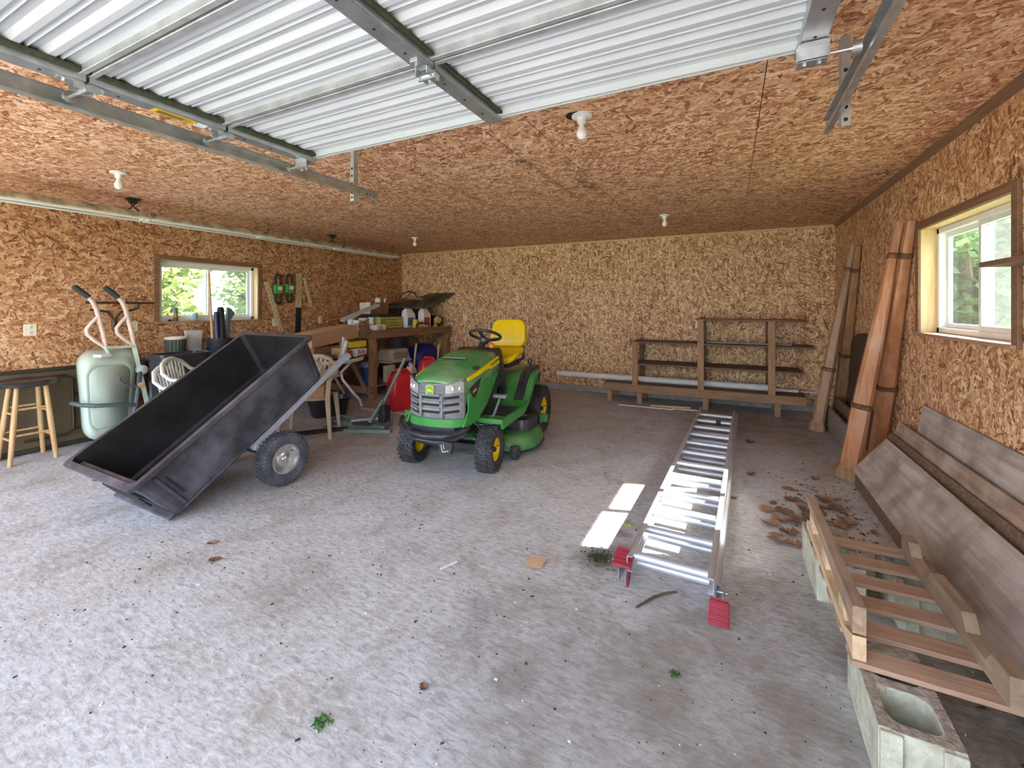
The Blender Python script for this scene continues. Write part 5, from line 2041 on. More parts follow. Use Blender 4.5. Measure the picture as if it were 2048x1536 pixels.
for (x, y) in ((-4.955, 5.02), (-6.02, 5.06), (-4.94, 6.92), (-6.02, 6.92)):
    mb = MB()
    mb.bx(x - .05, x + .05, y, y + .09, 0, 1.019, .004)
    mb.build('leg', M['benchpost'], WBn, 0, True)
mb = MB()
mb.bx(-6.08, -4.92, 5.0, 7.05, .17, .195, .004)
mb.build('lower_shelf', M['benchwood'], WBn, 0, True)
mb = MB()
mb.bx(-6.08, -4.90, 4.98, 5.015, .08, .195, .004)
mb.build('stretcher', M['benchwood'], WBn, 0, True)
mb = MB()
mb.bar((-5.48, 4.965, .80), (-4.98, 4.965, .13), .03, .065, ch=.003)
mb.build('brace', M['benchbrace'], WBn, 0, True)
for (a, b) in (((-6.0, 6.98, .25), (-5.0, 6.98, .95)), ((-5.0, 7.02, .25), (-6.0, 7.02, .95)), ((-6.06, 5.6, .25), (-6.06, 6.5, .95))):
    mb = MB()
    mb.bar(a, b, .03, .07, ch=.003)
    mb.build('brace', M['benchbrace'], WBn, 0, True)
for y in (5.95, 6.35):
    mb = MB()
    mb.bx(-6.10, -6.06, y - .045, y + .045, .2, 1.015, .003)
    mb.build('back_stud', M['benchpost'], WBn, 0, True)

# ---------------------------------------------------------------- things on the workbench
M['card'] = pm('cardboard', (.42, .25, .135), .75, var=.08, scale=5)
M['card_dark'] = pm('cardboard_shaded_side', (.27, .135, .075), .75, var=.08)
M['tape'] = pm('pale_tape', (.62, .56, .44), .5)
M['cream'] = pm('cream_paper', (.66, .60, .42), .6, var=.1)
M['white'] = pm('white_plastic', (.74, .74, .70), .4, var=.06)
M['crate'] = pm('yellow_green_plastic', (.40, .42, .09), .5, var=.25, scale=14)
M['red'] = pm('red_plastic', (.60, .018, .030), .35, var=.12)
M['redlab'] = pm('red_label', (.55, .03, .03), .5)
M['bluelab'] = pm('blue_label', (.05, .13, .40), .5)
M['orange'] = pm('orange_rod', (.62, .14, .045), .45, var=.1)
M['galvpale'] = pm('pale_gutter_metal', (.60, .64, .62), .45, .2)
M['copper'] = pm('copper_funnel', (.52, .26, .15), .45)
M['olive'] = pm('dusty_olive_vinyl', (.07, .06, .035), .7, var=.3, scale=7, dirt=(.24, .20, .12), damt=.55)
M['yel'] = pm('bright_yellow_plastic', (.78, .58, .02), .4, var=.06)
M['darkbox'] = pm('dark_box', (.025, .026, .028), .5, var=.3)
BT = 1.05
def bxthing(name, label, cat, x0, x1, y0, y1, z0, z1, mat, rz=0.0, flaps=None, group=None):
    t = thing(name, label, cat, ((x0 + x1) / 2, (y0 + y1) / 2, z0), (0, 0, rz), group=group)
    w, l, h = x1 - x0, y1 - y0, z1 - z0
    mb = MB()
    mb.box((0, 0, h / 2), (w, l, h), None, .003)
    mb.build('carton_body', mat, t)
    return t, w, l, h
# small carton standing on the crate
t, w, l, h = bxthing('small_carton', 'small cardboard carton with a pale end resting above the yellow-green crate', 'box', -5.74, -5.49, 5.56, 6.0, 1.30, 1.50, M['card_dark'])
mb = MB()
mb.box((0, -l / 2 - .001, h / 2), (w * .98, .004, h * .98))
mb.build('pale_end', M['cream'], t)
mb = MB()
mb.box((w / 2 + .001, -.10, h * .72), (.003, .06, .08))
mb.build('tape_strip', M['tape'], t)
def bottle(name, label, cat, c, r, h, mat, capmat=None, neck=.4, group=None, band=None):
    t = thing(name, label, cat, c, group=group)
    mb = MB()
    mb.lathe([(r * .92, 0), (r, h * .03), (r, h * .68), (r * .85, h * .76), (r * neck, h * .84), (r * neck, h * .90)], (0, 0, 0), 'z', 18)
    mb.build('bottle_body', mat, t, 40)
    mb = MB()
    mb.lathe([(r * neck * 1.15, h * .88), (r * neck * 1.15, h * .98), (r * neck * .9, h)], (0, 0, 0), 'z', 14)
    mb.build('cap', capmat or mat, t, 40)
    if band:
        mb = MB()
        mb.lathe([(r * 1.01, h * .15), (r * 1.015, h * .16), (r * 1.015, h * .60), (r * 1.01, h * .61)], (0, 0, 0), 'z', 18, False)
        mb.build('label_band', band, t, 40)
    return t
bottle('red_cap_bottle', 'small red-capped bottle on top of the small carton', 'bottle', (-5.66, 5.66, 1.50), .026, .06, M['red'], M['red'], .6)
bottle('white_jar', 'squat white jar on top of the small carton', 'jar', (-5.59, 5.84, 1.50), .055, .085, M['white'], M['white'], .7)
bottle('grey_bottle', 'slim grey bottle at the far end of the small carton', 'bottle', (-5.53, 5.95, 1.50), .022, .09, M['galvpale'], M['darkbox'], .6)
# open crate: slatted yellow-green plastic
cr = thing('slatted_crate', 'yellow-green slatted plastic crate full of odds and ends on the workbench', 'crate', (-5.36, 5.78, BT))
for (y0, y1, x0, x1) in ((-.27, .27, .12, .135), (-.27, .27, -.135, -.12)):
    for i in range(4):
        mb = MB()
        mb.bx(x0, x1, y0, y1, .01 + i * .05, .045 + i * .05, .003)
        mb.build('side_slat', M['crate'], cr)
    for j in range(7):
        mb = MB()
        yy = y0 + .01 + j * (y1 - y0 - .02) / 6
        mb.bx(x0 - .002, x1 + .002, yy - .012, yy + .012, 0, .20, .003)
        mb.build('side_post', M['crate'], cr)
for s in (-1, 1):
    mb = MB()
    mb.bx(-.12, .12, s * .265 - .006, s * .265 + .006, .0, .20, .003)
    mb.build('end_panel', M['crate'], cr)
mb = MB()
mb.bx(-.12, .12, -.26, .26, 0, .012)
mb.build('crate_floor', M['crate'], cr)
solo('black_tray', 'flat black tray lying across the top of the slatted crate', 'tray', MB().bx(-5.76, -5.30, 5.54, 6.02, 1.252, 1.298, .006), M['darkbox'])
for i, (y, z, w, lab) in enumerate(((5.24, .08, .08, 'small white carton at the near corner of the workbench'), (5.38, .085, .06, 'narrow cream carton beside the white carton on the workbench'))):
    bxthing('parts_box', lab, 'box', -5.12, -5.0, y - w / 2, y + w / 2, BT, BT + z, M['white'] if i == 0 else M['cream'], group='little boxes on the bench edge')
for (x, y, r, h, m_, lab) in ((-5.38, 5.14, .062, .16, 'white', 'tall white tub at the near end of the workbench'), (-5.40, 5.30, .07, .19, 'cream', 'cream canister behind the small white carton'), (-5.36, 5.44, .05, .20, 'white', 'white canister next to the slatted crate'), (-5.58, 5.22, .06, .22, 'galvpale', 'grey-green canister at the back of the bench end')):
    bottle('canister', lab, 'canister', (x, y, BT), r, h, M[m_], M['white'], .92, 'canisters on the workbench')
# oil jugs
def jug(label, c, w, d, h, mat, lab, rz=0.0):
    t = thing('oil_jug', label, 'jug', c, (0, 0, rz), group='white jugs on the workbench')
    mb = MB()
    rs = []
    for (sx_, sy_, z, oy) in ((.96, .96, 0, 0), (1, 1, .01, 0), (1, 1, h * .58, 0), (.92, .94, h * .72, -.01), (.70, .72, h * .84, -.03), (.36, .30, h * .92, -.05), (.34, .28, h * .95, -.05)):
        rs.append([Vector((p[0], p[1] + oy, z)) for p in rrect(w * sx_, d * sy_, min(w * sx_, d * sy_) * .25)])
    mb.rings(rs)
    b = mb.build('jug_body', mat, t, 45)
    mb = MB()
    mb.tube([(0, -.02, h * .90), (0, d * .28, h * .90), (0, d * .44, h * .76), (0, d * .42, h * .56)], .017, 8)
    mb.build('jug_handle', mat, t, 45)
    mb = MB()
    mb.lathe([(.026, h * .94), (.026, h * 1.0), (.02, h * 1.01)], (0, -.05, 0), 'z', 12)
    mb.build('cap', M['darkbox'], t, 40)
    mb = MB()
    mb.bx(w * .49, w * .505, -d * .36, d * .30, h * .10, h * .50, .002)
    mb.build('jug_label', lab, t)
jug('white oil jug with a blue label on the workbench', (-5.22, 6.22, BT), .14, .26, .36, M['white'], M['bluelab'])
jug('white oil jug with a red label on the workbench', (-5.08, 6.50, BT), .14, .24, .36, M['white'], M['redlab'])
bottle('yellow_tub', 'short yellow tub between crate and white jugs', 'tub', (-5.02, 6.16, BT), .045, .15, M['yel'], M['yel'], .9)
bottle('orange_tub', 'small orange tub beside the yellow tub', 'tub', (-5.0, 6.28, BT), .045, .12, M['copper'], M['yel'], .9)
mb = MB()
mb.tube([(-4.95, 6.12, BT + .05), (-4.94, 6.14, BT + .075), (-4.93, 6.30, BT + .085), (-4.93, 6.44, BT + .078), (-4.94, 6.46, BT + .012)], .012, 8)
mb.tube([(-4.95, 6.12, BT + .05), (-4.95, 6.11, BT + .012)], .012, 8)
solo('saw_handle', 'dark curved handle tool at the front edge of the workbench', 'tool', mb, M['darkbox'], 40)
fn = MB()
fn.lathe([(.055, 0), (.052, .008), (.012, .075), (.009, .13)], (-4.95, 6.66, BT), 'z', 18)
solo('copper_funnel', 'copper coloured funnel upturned on the workbench edge', 'funnel', fn, M['copper'], 40)
yf = thing('yellow_pump', 'yellow-bodied pump with a pale hose loop on the workbench', 'pump', (-5.02, 6.80, BT))
mb = MB()
mb.rings([[Vector((p[0], p[1], z)) for p in rrect(.09 * k, .13 * k, .03)] for k, z in ((.8, .06), (1, .08), (.9, .14), (.5, .18))])
mb.build('pump_body', M['yel'], yf, 40)
mb = MB()
mb.tube(arc((.02, .0, .10), .09, -.5, PI + .4, 14, 'yz'), .007, 6)
mb.build('hose', M['white'], yf, 40)
mb = MB()
mb.bx(-.06, .05, -.06, .06, 0, .06, .008)
mb.build('pump_base', M['darkbox'], yf)
bm_ = thing('battery_charger', 'black charger box with a pale cable loop at the far bench end', 'charger', (-5.15, 7.0 - .03, BT))
mb = MB()
mb.bx(-.16, .10, -.07, .06, 0, .20, .01)
mb.build('charger_body', M['darkbox'], bm_)
mb = MB()
mb.tube([(.10, -.05, .05), (.14, -.08, .16), (.22, -.06, .22), (.30, .0, .18), (.32, .02, .08), (.26, -.02, .012), (.12, -.06, .012)], .006, 6)
mb.build('cable', M['white'], bm_, 40)
mb = MB()
mb.box((.101, .0, .12), (.003, .03, .05))
mb.build('front_label', M['white'], bm_)
# slanted vinyl cover over a dark crate
sl = thing('vinyl_case', 'dusty olive vinyl case lying slanted on dark boxes in the corner', 'case', (-5.30, 6.65, 1.39))
A = [Vector(p) for p in ((-5.72, 6.15, 1.455), (-5.18, 6.65, 1.395), (-4.79, 7.085, 1.705), (-5.38, 7.085, 1.695))]
nn = (A[1] - A[0]).cross(A[3] - A[0]).normalized() * .045
mb = MB()
mb.rings([[p - nn for p in A], A]).bevel(.012, 2)
cs = mb.build('case_shell', M['olive'], sl, 30, True)
for f in (.33, .66):
    mb = MB()
    mb.tube([A[0].lerp(A[1], f) + nn * .05, A[0].lerp(A[1], f).lerp(A[3].lerp(A[2], f), .5) + nn * .08, A[3].lerp(A[2], f) + nn * .05], .007, 6)
    mb.build('seam', M['darkbox'], cs, 0, True)
mb = MB()
c0 = A[0].lerp(A[2], .45)
e1, e2 = (A[1] - A[0]).normalized(), (A[3] - A[0]).normalized()
mb.rings([[c0 + e1 * a + e2 * b + nn * k for a, b in ((-.16, -.04), (.10, -.05), (.12, .10), (-.12, .12))] for k in (.01, .06)])
mb.build('tan_patch', M['card'], cs, 0, True)
for (x0, x1, y0, y1, z1, lab) in ((-5.95, -5.50, 6.27, 6.98, 1.40, 'black storage box under the slanted vinyl case against the wall'), (-5.36, -5.20, 6.58, 6.78, 1.362, 'dark narrow box propping the slanted vinyl case')):
    q = MB()
    q.bx(x0, x1, y0, y1, BT, z1, .01)
    solo('dark_box', lab, 'box', q, M['darkbox'])
solo('black_hose', 'black hose loop arching up behind the workbench clutter', 'hose', MB().tube([(-5.98, 6.86, BT + .01), (-5.98, 6.85, 1.50)] + [(-5.93 - .0 * i, 6.98 + .10 * math.cos(PI - PI * i / 8) * 0 + .0, 1.62) for i in range(0)] + [(-5.97, 6.86, 1.62), (-5.93, 6.90, 1.70), (-5.83, 6.95, 1.74), (-5.72, 7.0, 1.70), (-5.66, 7.03, 1.60), (-5.66, 7.04, 1.45), (-5.66, 7.04, BT + .01)], .012, 8), M['black'], 40)
solo('orange_pole', 'long orange pole slanting up over the workbench from the cardboard carton', 'pole', MB().cyl((-5.80, 4.93, 1.185), (-5.84, 6.90, 1.60), .020, seg=10), M['orange'], 40)
mb = MB()
g0, g1 = Vector((-5.38, 4.86, 1.20)), Vector((-5.42, 5.66, 1.435))
mb.bar(g0, g1, .085, .012, ch=.002)
mb.bar(g0 + Vector((.04, 0, .02)), g1 + Vector((.04, 0, .02)), .008, .05)
mb.bar(g0 + Vector((-.04, 0, .02)), g1 + Vector((-.04, 0, .02)), .008, .05)
solo('metal_gutter', 'pale metal gutter piece slanting from the carton up onto the crate', 'gutter', mb, M['galvpale'])

# ---------------------------------------------------------------- under the bench
bl = thing('water_cooler_jug', 'blue insulated drink jug with pale lid under the workbench', 'cooler', (-5.22, 5.27, .195), (0, 0, -.5))
mb = MB()
mb.lathe([(.125, 0), (.135, .01), (.140, .10), (.140, .26)], (0, 0, 0), 'z', 28)
mb.build('jug_body', M['navy2'] if 'navy2' in M else pm('cooler_blue', (.02, .05, .20), .4), bl, 40)
mb = MB()
mb.lathe([(.142, .258), (.142, .30), (.12, .335), (.04, .342)], (0, 0, 0), 'z', 28)
mb.build('lid', pm('cooler_lid', (.25, .33, .55), .4), bl, 40)
mb = MB()
mb.tube([(.145, -.05, .20), (.175, -.05, .20), (.178, -.05, .06), (.145, -.05, .06)], .009, 6)
mb.tube([(.145, .05, .20), (.175, .05, .20), (.178, .05, .06), (.145, .05, .06)], .009, 6)
mb.build('carry_handle', M['white'], bl, 40)
mb = MB()
mb.box((.135, 0, .12), (.03, .07, .12), None, .01)
mb.build('spout_block', M['darkbox'], bl)
solo('manual_board', 'pale green and cream boxed manual standing beside the blue jug', 'box', MB().bx(-5.06, -5.0, 5.40, 5.62, .195, .46, .004), M['cream'])
pc = thing('pet_carrier', 'beige topped pet carrier with diamond vents under the workbench', 'pet carrier', (-5.36, 5.98, .195))
mb = MB()
mb.rings([[Vector((p[0], p[1], z)) for p in rrect(.38 * k, .56 * k, .06)] for k, z in ((.88, 0), (.98, .20), (1.04, .24), (1.04, .26))])
mb.build('carrier_base', M['darkbox'], pc, 40)
mb = MB()
mb.rings([[Vector((p[0], p[1], z)) for p in rrect(.38 * k, .56 * k, .06)] for k, z in ((1.06, .262), (1.06, .285), (.98, .30), (.86, .46), (.76, .49))])
tp = mb.build('carrier_top', pm('carrier_beige', (.55, .48, .36), .5), pc, 40)
for i in range(7):
    for j in range(4):
        y = -.17 + i * .055 + (j % 2) * .027
        z = .335 + j * .028
        if abs(y) < .19:
            mb = MB()
            x = .19 * (.98 - (z - .30) / .16 * .12) + .001
            mb.box((x, y, z), (.006, .022, .015), (0, math.radians(-8), 0))
            mb.build('vent_hole', M['darkhole'], tp)
M['bluetarp'] = pm('blue_tarp', (.015, .03, .22), .45, var=.3, scale=8, bump=.4, bscale=14)
mb = MB()
rnd = random.Random(4)
rs = []
for k, z in ((.9, 0), (1.05, .10), (1.0, .30), (.92, .42), (.6, .50), (.2, .52)):
    rs.append([Vector((p[0] * (1 + rnd.uniform(-.12, .12)), p[1] * (1 + rnd.uniform(-.06, .06)), z + rnd.uniform(-.02, .02) * (z > 0))) for p in rrect(.36 * k, .60 * k, .10)])
mb.rings(rs)
mb.xf(Matrix.Translation((-5.22, 6.62, .195)))
solo('blue_tarp_bundle', 'bundled blue tarp stuffed under the workbench behind the fuel cans', 'tarp', mb, M['bluetarp'], 50)
mb = MB()
mb.lathe([(.15, 0), (.155, .01), (.155, .62), (.16, .63), (.15, .645), (.02, .66)], (-5.85, 6.68, .195), 'z', 28)
solo('steel_bin', 'shiny steel bin at the back under the workbench', 'bin', mb, M['chrome'], 40)
# timber platform and planks on the floor before the bench
for i in range(4):
    solo('rough_plank', 'rough brown plank lying flat on the floor before the workbench', 'plank', MB().bx(-4.56, -3.55, 4.42 + i * .16, 4.565 + i * .16, .0, .045 - .004 * (i % 2), .004), M['brownplank'], 0, 'rough planks under the fuel cans')
# fuel cans
def fuel_can(label, c, rz, k=1.0):
    t = thing('fuel_can', label, 'fuel can', c, (0, 0, rz), group='red plastic fuel cans')
    mb = MB()
    rs = []
    for (sx_, sy_, z, ox) in ((.94, .92, 0, 0), (1, 1, .03, 0), (1, 1, .27, 0), (.98, .98, .33, .0), (.86, .90, .40, .0), (.60, .72, .45, -.02), (.30, .5, .47, -.03)):
        rs.append([Vector((p[0] * k + ox, p[1] * k, z * k)) for p in rrect(.34 * sx_, .26 * sy_, .07 * min(sx_, sy_))])
    mb.rings(rs)
    b = mb.build('can_body', M['red'], t, 45)
    mb = MB()
    mb.tube([Vector(p) * k for p in ((-.10, 0, .44), (-.06, 0, .50), (.06, 0, .49), (.135, 0, .40), (.16, 0, .30))], .026 * k, 10)
    mb.build('can_handle', M['red'], t, 45)
    mb = MB()
    mb.lathe([(.042 * k, .41 * k), (.042 * k, .475 * k), (.03 * k, .485 * k)], (-.09 * k, 0, 0), 'z', 14)
    mb.build('cap', M['darkbox'], t, 40)
    for s in (-1, 1):
        mb = MB()
        mb.rings([[Vector((p[0] * k * f, (s * (.1295 + d)) * k, (p[1] + .17) * k)) for p in rrect(.20, .20, .04)] for f, d in ((1, -.002), (1, .003), (.86, .004), (.84, -.001))])
        mb.build('side_panel', M['red'], b, 40)
    return t
fuel_can('large red fuel can standing behind the green lever on the planks', (-3.98, 4.60, .045), 1.05, 1.05)
fuel_can('red fuel can half hidden behind the tractor grille', (-3.62, 4.78, .044), .75, .95)
fc = fuel_can('dusty red fuel can raised on a crate behind the others', (-4.08, 5.32, .235), .9, .85)
solo('support_crate', 'dark crate under the raised fuel can', 'crate', MB().bx(-4.28, -3.86, 5.12, 5.52, 0, .235, .008), M['darkbox'])
jg = thing('washer_fluid_jug', 'translucent white and blue fluid jug between fuel cans and bench', 'jug', (-4.42, 5.32, 0))
mb = MB()
mb.rings([[Vector((p[0], p[1], z)) for p in rrect(.16 * k, .20 * k, .04)] for k, z in ((.95, 0), (1, .02), (1, .34), (.8, .46), (.35, .53), (.3, .55))])
mb.build('jug_body', M['white'], jg, 40)
mb = MB()
mb.bx(.07, .083, -.08, .08, .20, .40, .003)
mb.build('blue_label', M['bluelab'], jg)
mb = MB()
mb.lathe([(.03, .545), (.03, .575), (.02, .58)], (0, 0, 0), 'z', 12)
mb.build('cap', M['bluelab'], jg, 40)
for i, (a, b, lab) in enumerate((((-4.66, 5.62, .0), (-4.62, 5.70, .82), 'pale wooden tool handle sticking up beside the fluid jug'), ((-4.44, 5.98, .0), (-4.40, 6.02, .80), 'pale wooden tool handle sticking up before the blue tarp'))):
    d = (Vector(b) - Vector(a))
    solo('tool_handle', lab, 'handle', MB().tube([a, Vector(a) + d * .7, Vector(b)], [.014, .016, .020], 8), M['stoolwood'], 40, 'wooden tool handles')

# ================================================================ ROUND PATIO TABLE AND ITS LOAD
M['patio'] = pm('white_enamel_tube', (.66, .67, .68), .4, var=.06)
PC = Vector((-5.22, 4.30, 0))
pt = thing('patio_table', 'round patio table with white enamel rim and curved legs beside the workbench', 'table', PC)
mb = MB()
mb.rings([[Vector((r * math.cos(2 * PI * k / 40), r * math.sin(2 * PI * k / 40), z)) for k in range(40)] for r, z in ((.57, .66), (.60, .66), (.605, .675), (.605, .695), (.60, .705), (.57, .705))], True, False)
mb.build('table_rim', M['patio'], pt, 40)
mb = MB()
mb.lathe([(.02, .690), (.575, .690), (.575, .698), (.02, .698)], (0, 0, 0), 'z', 40)
mb.build('glass_top', pm('smoked_glass', (.10, .11, .11), .1), pt, 30)
for k in range(4):
    a = .30 + k * PI / 2
    d = Vector((math.cos(a), math.sin(a), 0))
    mb = MB()
    mb.tube([d * .50 + Vector((0, 0, .67)), d * .44 + Vector((0, 0, .60)), d * .34 + Vector((0, 0, .50)), d * .36 + Vector((0, 0, .40)), d * .52 + Vector((0, 0, .22)), d * .62 + Vector((0, 0, .12)), d * .66 + Vector((0, 0, .0))], .019, 10)
    mb.build('leg', M['patio'], pt, 50)
mb = MB()
mb.lathe([(.30, .43), (.315, .44), (.315, .46), (.30, .47)], (0, 0, 0), 'z', 30)
mb.build('leg_ring', M['patio'], pt, 40)
TT = .705
# long carton, lying tilted on smaller cartons
lc = thing('long_carton', 'long open cardboard carton lying tilted on top of the patio table pile', 'box', (-5.05, 4.40, .93), (math.radians(7), 0, 0))
mb = MB()
mb.box((0, -.09, .10), (.34, .80, .19), None, .004)
mb.build('carton_body', M['card'], lc)
mb = MB()
mb.bar((.17, .31, .20), (.20, .52, .17), .30, .006)
mb.build('carton_flap', M['card_dark'], lc)
mb = MB()
mb.prism([(.32, .20), (.47, .235), (.52, .06), (.36, .01)], 'x', .165, .172)
mb.build('carton_flap', M['card_dark'], lc)
mb = MB()
mb.bx(-.17, .165, .31, .42, .01, .015)
mb.build('carton_flap', M['card'], lc)
solo('flat_carton', 'flattened brown carton under the long cardboard carton', 'box', MB().bx(-5.45, -4.93, 3.98, 4.40, TT, .885, .006), M['card_dark'])
solo('folded_carton', 'small folded brown carton poking out below the long carton', 'box', MB().bx(-4.915, -4.74, 4.24, 4.38, TT + .0, .86, .008), M['card'])
yc = thing('yellow_case', 'bright yellow plastic tool case under the long carton', 'case', (-5.05, 4.76, .815))
mb = MB()
mb.box((0, 0, .05), (.22, .34, .10), None, .012)
mb.build('case_body', M['yel'], yc)
mb = MB()
mb.box((.02, .0, .098), (.05, .12, .012), None, .004)
mb.build('case_handle', M['darkbox'], yc)
solo('dark_toolbox', 'dark green box carrying the yellow case on the patio table', 'box', MB().bx(-5.27, -4.96, 4.56, 4.84, TT, .815, .008), M['bin_g'])
pb = thing('printed_box', 'white printed box with red edge at the patio table rim', 'box', (-4.845, 4.66, TT), (0, 0, .25))
mb = MB()
mb.box((0, 0, .055), (.13, .26, .11), None, .003)
mb.build('carton_body', M['white'], pb)
mb = MB()
mb.bx(.064, .067, -.125, .125, .0, .025)
mb.build('red_edge', M['redlab'], pb)
for i in range(4):
    mb = MB()
    mb.bx(.064, .067, -.10 + i * .05, -.072 + i * .05, .04, .095 - .02 * (i % 2))
    mb.build('print_mark', M['bluelab'], pb)
solo('red_tin', 'small red tin beside the yellow case on the patio table', 'tin', MB().lathe([(.05, 0), (.052, .005), (.052, .09), (.045, .10)], (-4.80, 4.445, TT), 'z', 18), M['redlab'], 40)
mb = MB()
rs = []
for k, z in ((.8, 0), (1, .03), (.9, .07), (.5, .10), (.1, .11)):
    rs.append([Vector((-4.80 + p[0] * (1 + rnd.uniform(-.15, .15)), 4.06 + p[1] * (1 + rnd.uniform(-.15, .15)), TT + z)) for p in rrect(.20 * k, .16 * k, .05)])
mb.rings(rs)
solo('cloth_heap', 'dark grey cloth heap at the front of the patio table', 'cloth', mb, M['wb_dark'], 50)

# beige chairs by the table
garden_chair('beige_chair', 'beige plastic garden chair behind the cart tongue', (-4.22, 3.36, 0), .66, M['beige'])
mb = MB()
rs = []
rnd = random.Random(9)
for k, z in ((.55, 0), (.95, .06), (1.0, .18), (.85, .30), (.5, .38), (.12, .40)):
    rs.append([Vector((p[0] * (1 + rnd.uniform(-.2, .2)), p[1] * (1 + rnd.uniform(-.2, .2)), z + rnd.uniform(-.02, .02) * (z > 0))) for p in rrect(.22 * k, .22 * k, .05, 3)])
mb.rings(rs)
mb.xf(Matrix.Translation((-4.22, 3.36, .434)) @ Matrix.Rotation(.66, 4, 'Z') @ Matrix.Translation((.02, .03, 0)))
solo('white_bag', 'crumpled white paper bag sitting on the beige chair', 'bag', mb, M['white'])
solo('brown_box', 'small orange-brown box on the beige chair seat', 'box', MB().bx(.06, .19, -.215, -.115, 0, .114, .006).xf(Matrix.Translation((-4.22, 3.36, .4345)) @ Matrix.Rotation(.66, 4, 'Z')), M['copper'])
# black rubber tray and dark things under the patio table
mb = MB()
mb.rings([[Vector((p[0] * k, p[1] * k, z)) for p in rrect(.50, .34, .10)] for k, z in ((.80, 0), (.98, .20), (1.05, .21), (1.05, .225), (.96, .225), (.78, .02))])
mb.xf(Matrix.Rotation(1.086, 4, 'Z'))
mb.xf(Matrix.Translation((-4.725, 4.04, 0)))
solo('black_pan', 'black plastic pan on the floor under the patio table', 'pan', mb, M['tote'], 30)
# green steel lift with lever
M['lift'] = pm('grey_green_steel', (.20, .26, .23), .5, .3, var=.12)
LF = thing('mower_lift', 'grey-green steel floor lift with upright lever beside the tractor', 'lift', (-3.85, 3.85, 0))
for (a, b, w, h) in (((-3.90, 3.54, .022), (-3.41, 3.77, .022), .05, .04), ((-4.40, 3.74, .024), (-3.55, 3.85, .024), .05, .045), ((-4.45, 3.95, .03), (-3.62, 4.02, .03), .045, .05), ((-4.28, 3.60, .03), (-4.42, 3.95, .03), .05, .04), ((-3.56, 3.78, .03), (-3.66, 4.02, .03), .05, .05)):
    mb = MB()
    mb.bar(a, b, w, h, ch=.004)
    mb.build('frame_bar', M['lift'], LF, 0, True)
mb = MB()
mb.bar((-3.80, 3.84, .05), (-3.72, 3.98, .30), .035, .045, (0, 1, 0), .003)
mb.build('lift_post', M['lift'], LF, 0, True)
mb = MB()
mb.bar((-3.74, 3.97, .22), (-3.52, 4.14, .80), .030, .030, (0, 1, 0), .003)
mb.build('lever', M['lift'], LF, 0, True)
mb = MB()
mb.bx(-3.76, -3.66, 3.92, 4.04, .04, .24, .01)
mb.build('ratchet_box', M['darkbox'], LF, 0, True)
mb = MB()
mb.bar((-3.95, 3.72, .055), (-3.70, 3.75, .065), .03, .03, ch=.006)
mb.build('grip', M['darkbox'], LF, 0, True)
mb = MB()
mb.bar((-4.05, 3.785, .062), (-3.80, 4.02, .070), .05, .03, ch=.004)
mb.build('brace_arm', M['galv_dull'], LF, 0, True)
mb = MB()
for (a, b) in (((-4.40, 3.16, .015), (-3.99, 3.66, .015)), ((-4.355, 3.123, .015), (-3.945, 3.623, .015)), ((-4.405, 3.165, .015), (-4.345, 3.115, .015)), ((-4.0, 3.668, .015), (-3.94, 3.618, .015))):
    mb.bar(a, b, .03, .03, ch=.003)
solo('black_folded_stand', 'black folded steel stand lying behind the beige chair legs', 'stand', mb, M['black'])

# ================================================================ WALL-HUNG BLADES AND BELTS, WINDOW SILL
M['sleeve'] = pm('tan_printed_sleeve', (.66, .52, .30), .6, var=.2, scale=25, dirt=(.12, .09, .05), damt=.45, dscale=30)
M['belt'] = pm('rubber_belt', (.035, .028, .022), .7)
M['green_lab'] = pm('green_card', (.05, .42, .10), .5, var=.05)
def strip(label, p0, p1, w, lower=None, dx=.012):
    t = thing('blade_sleeve', label, 'sleeve', (XL + dx, p0[0], min(p0[1], p1[1])), group='blade sleeves on the wall')
    a, b = Vector((XL + dx, *p0)), Vector((XL + dx, *p1))
    mb = MB()
    mb.bar(a, b if lower is None else a.lerp(b, lower), w, .016, (1, 0, 0), .002)
    mb.build('sleeve', M['sleeve'], t, 0, True)
    if lower is not None:
        mb = MB()
        mb.bar(a.lerp(b, lower), b, w * .95, .016, (1, 0, 0), .002)
        mb.build('blade', M['black'], t, 0, True)
    mb = MB()
    mb.cyl((XL, a.y, a.z - .012), (XL + dx + .022, a.y, a.z - .012), .005, seg=8)
    mb.build('nail', M['steel'], t, 0, True)
strip('tan blade sleeve hanging slanted beside the window', (4.11, 1.79), (4.36, 1.04), .075, None, .022)
strip('long tan sleeve with black blade hanging down the wall', (4.665, 1.95), (4.635, .969), .10, .55)
strip('short pale sleeve hanging at an angle beside the long blade', (4.74, 1.90), (4.875, 1.43), .055, None, .030)
mb = MB()
mb.bx(XL, XL + .05, 4.53, 4.74, .93, .97, .003)
solo('wall_ledge', 'small white ledge on the wall below the long blade', 'ledge', mb, M['white'])
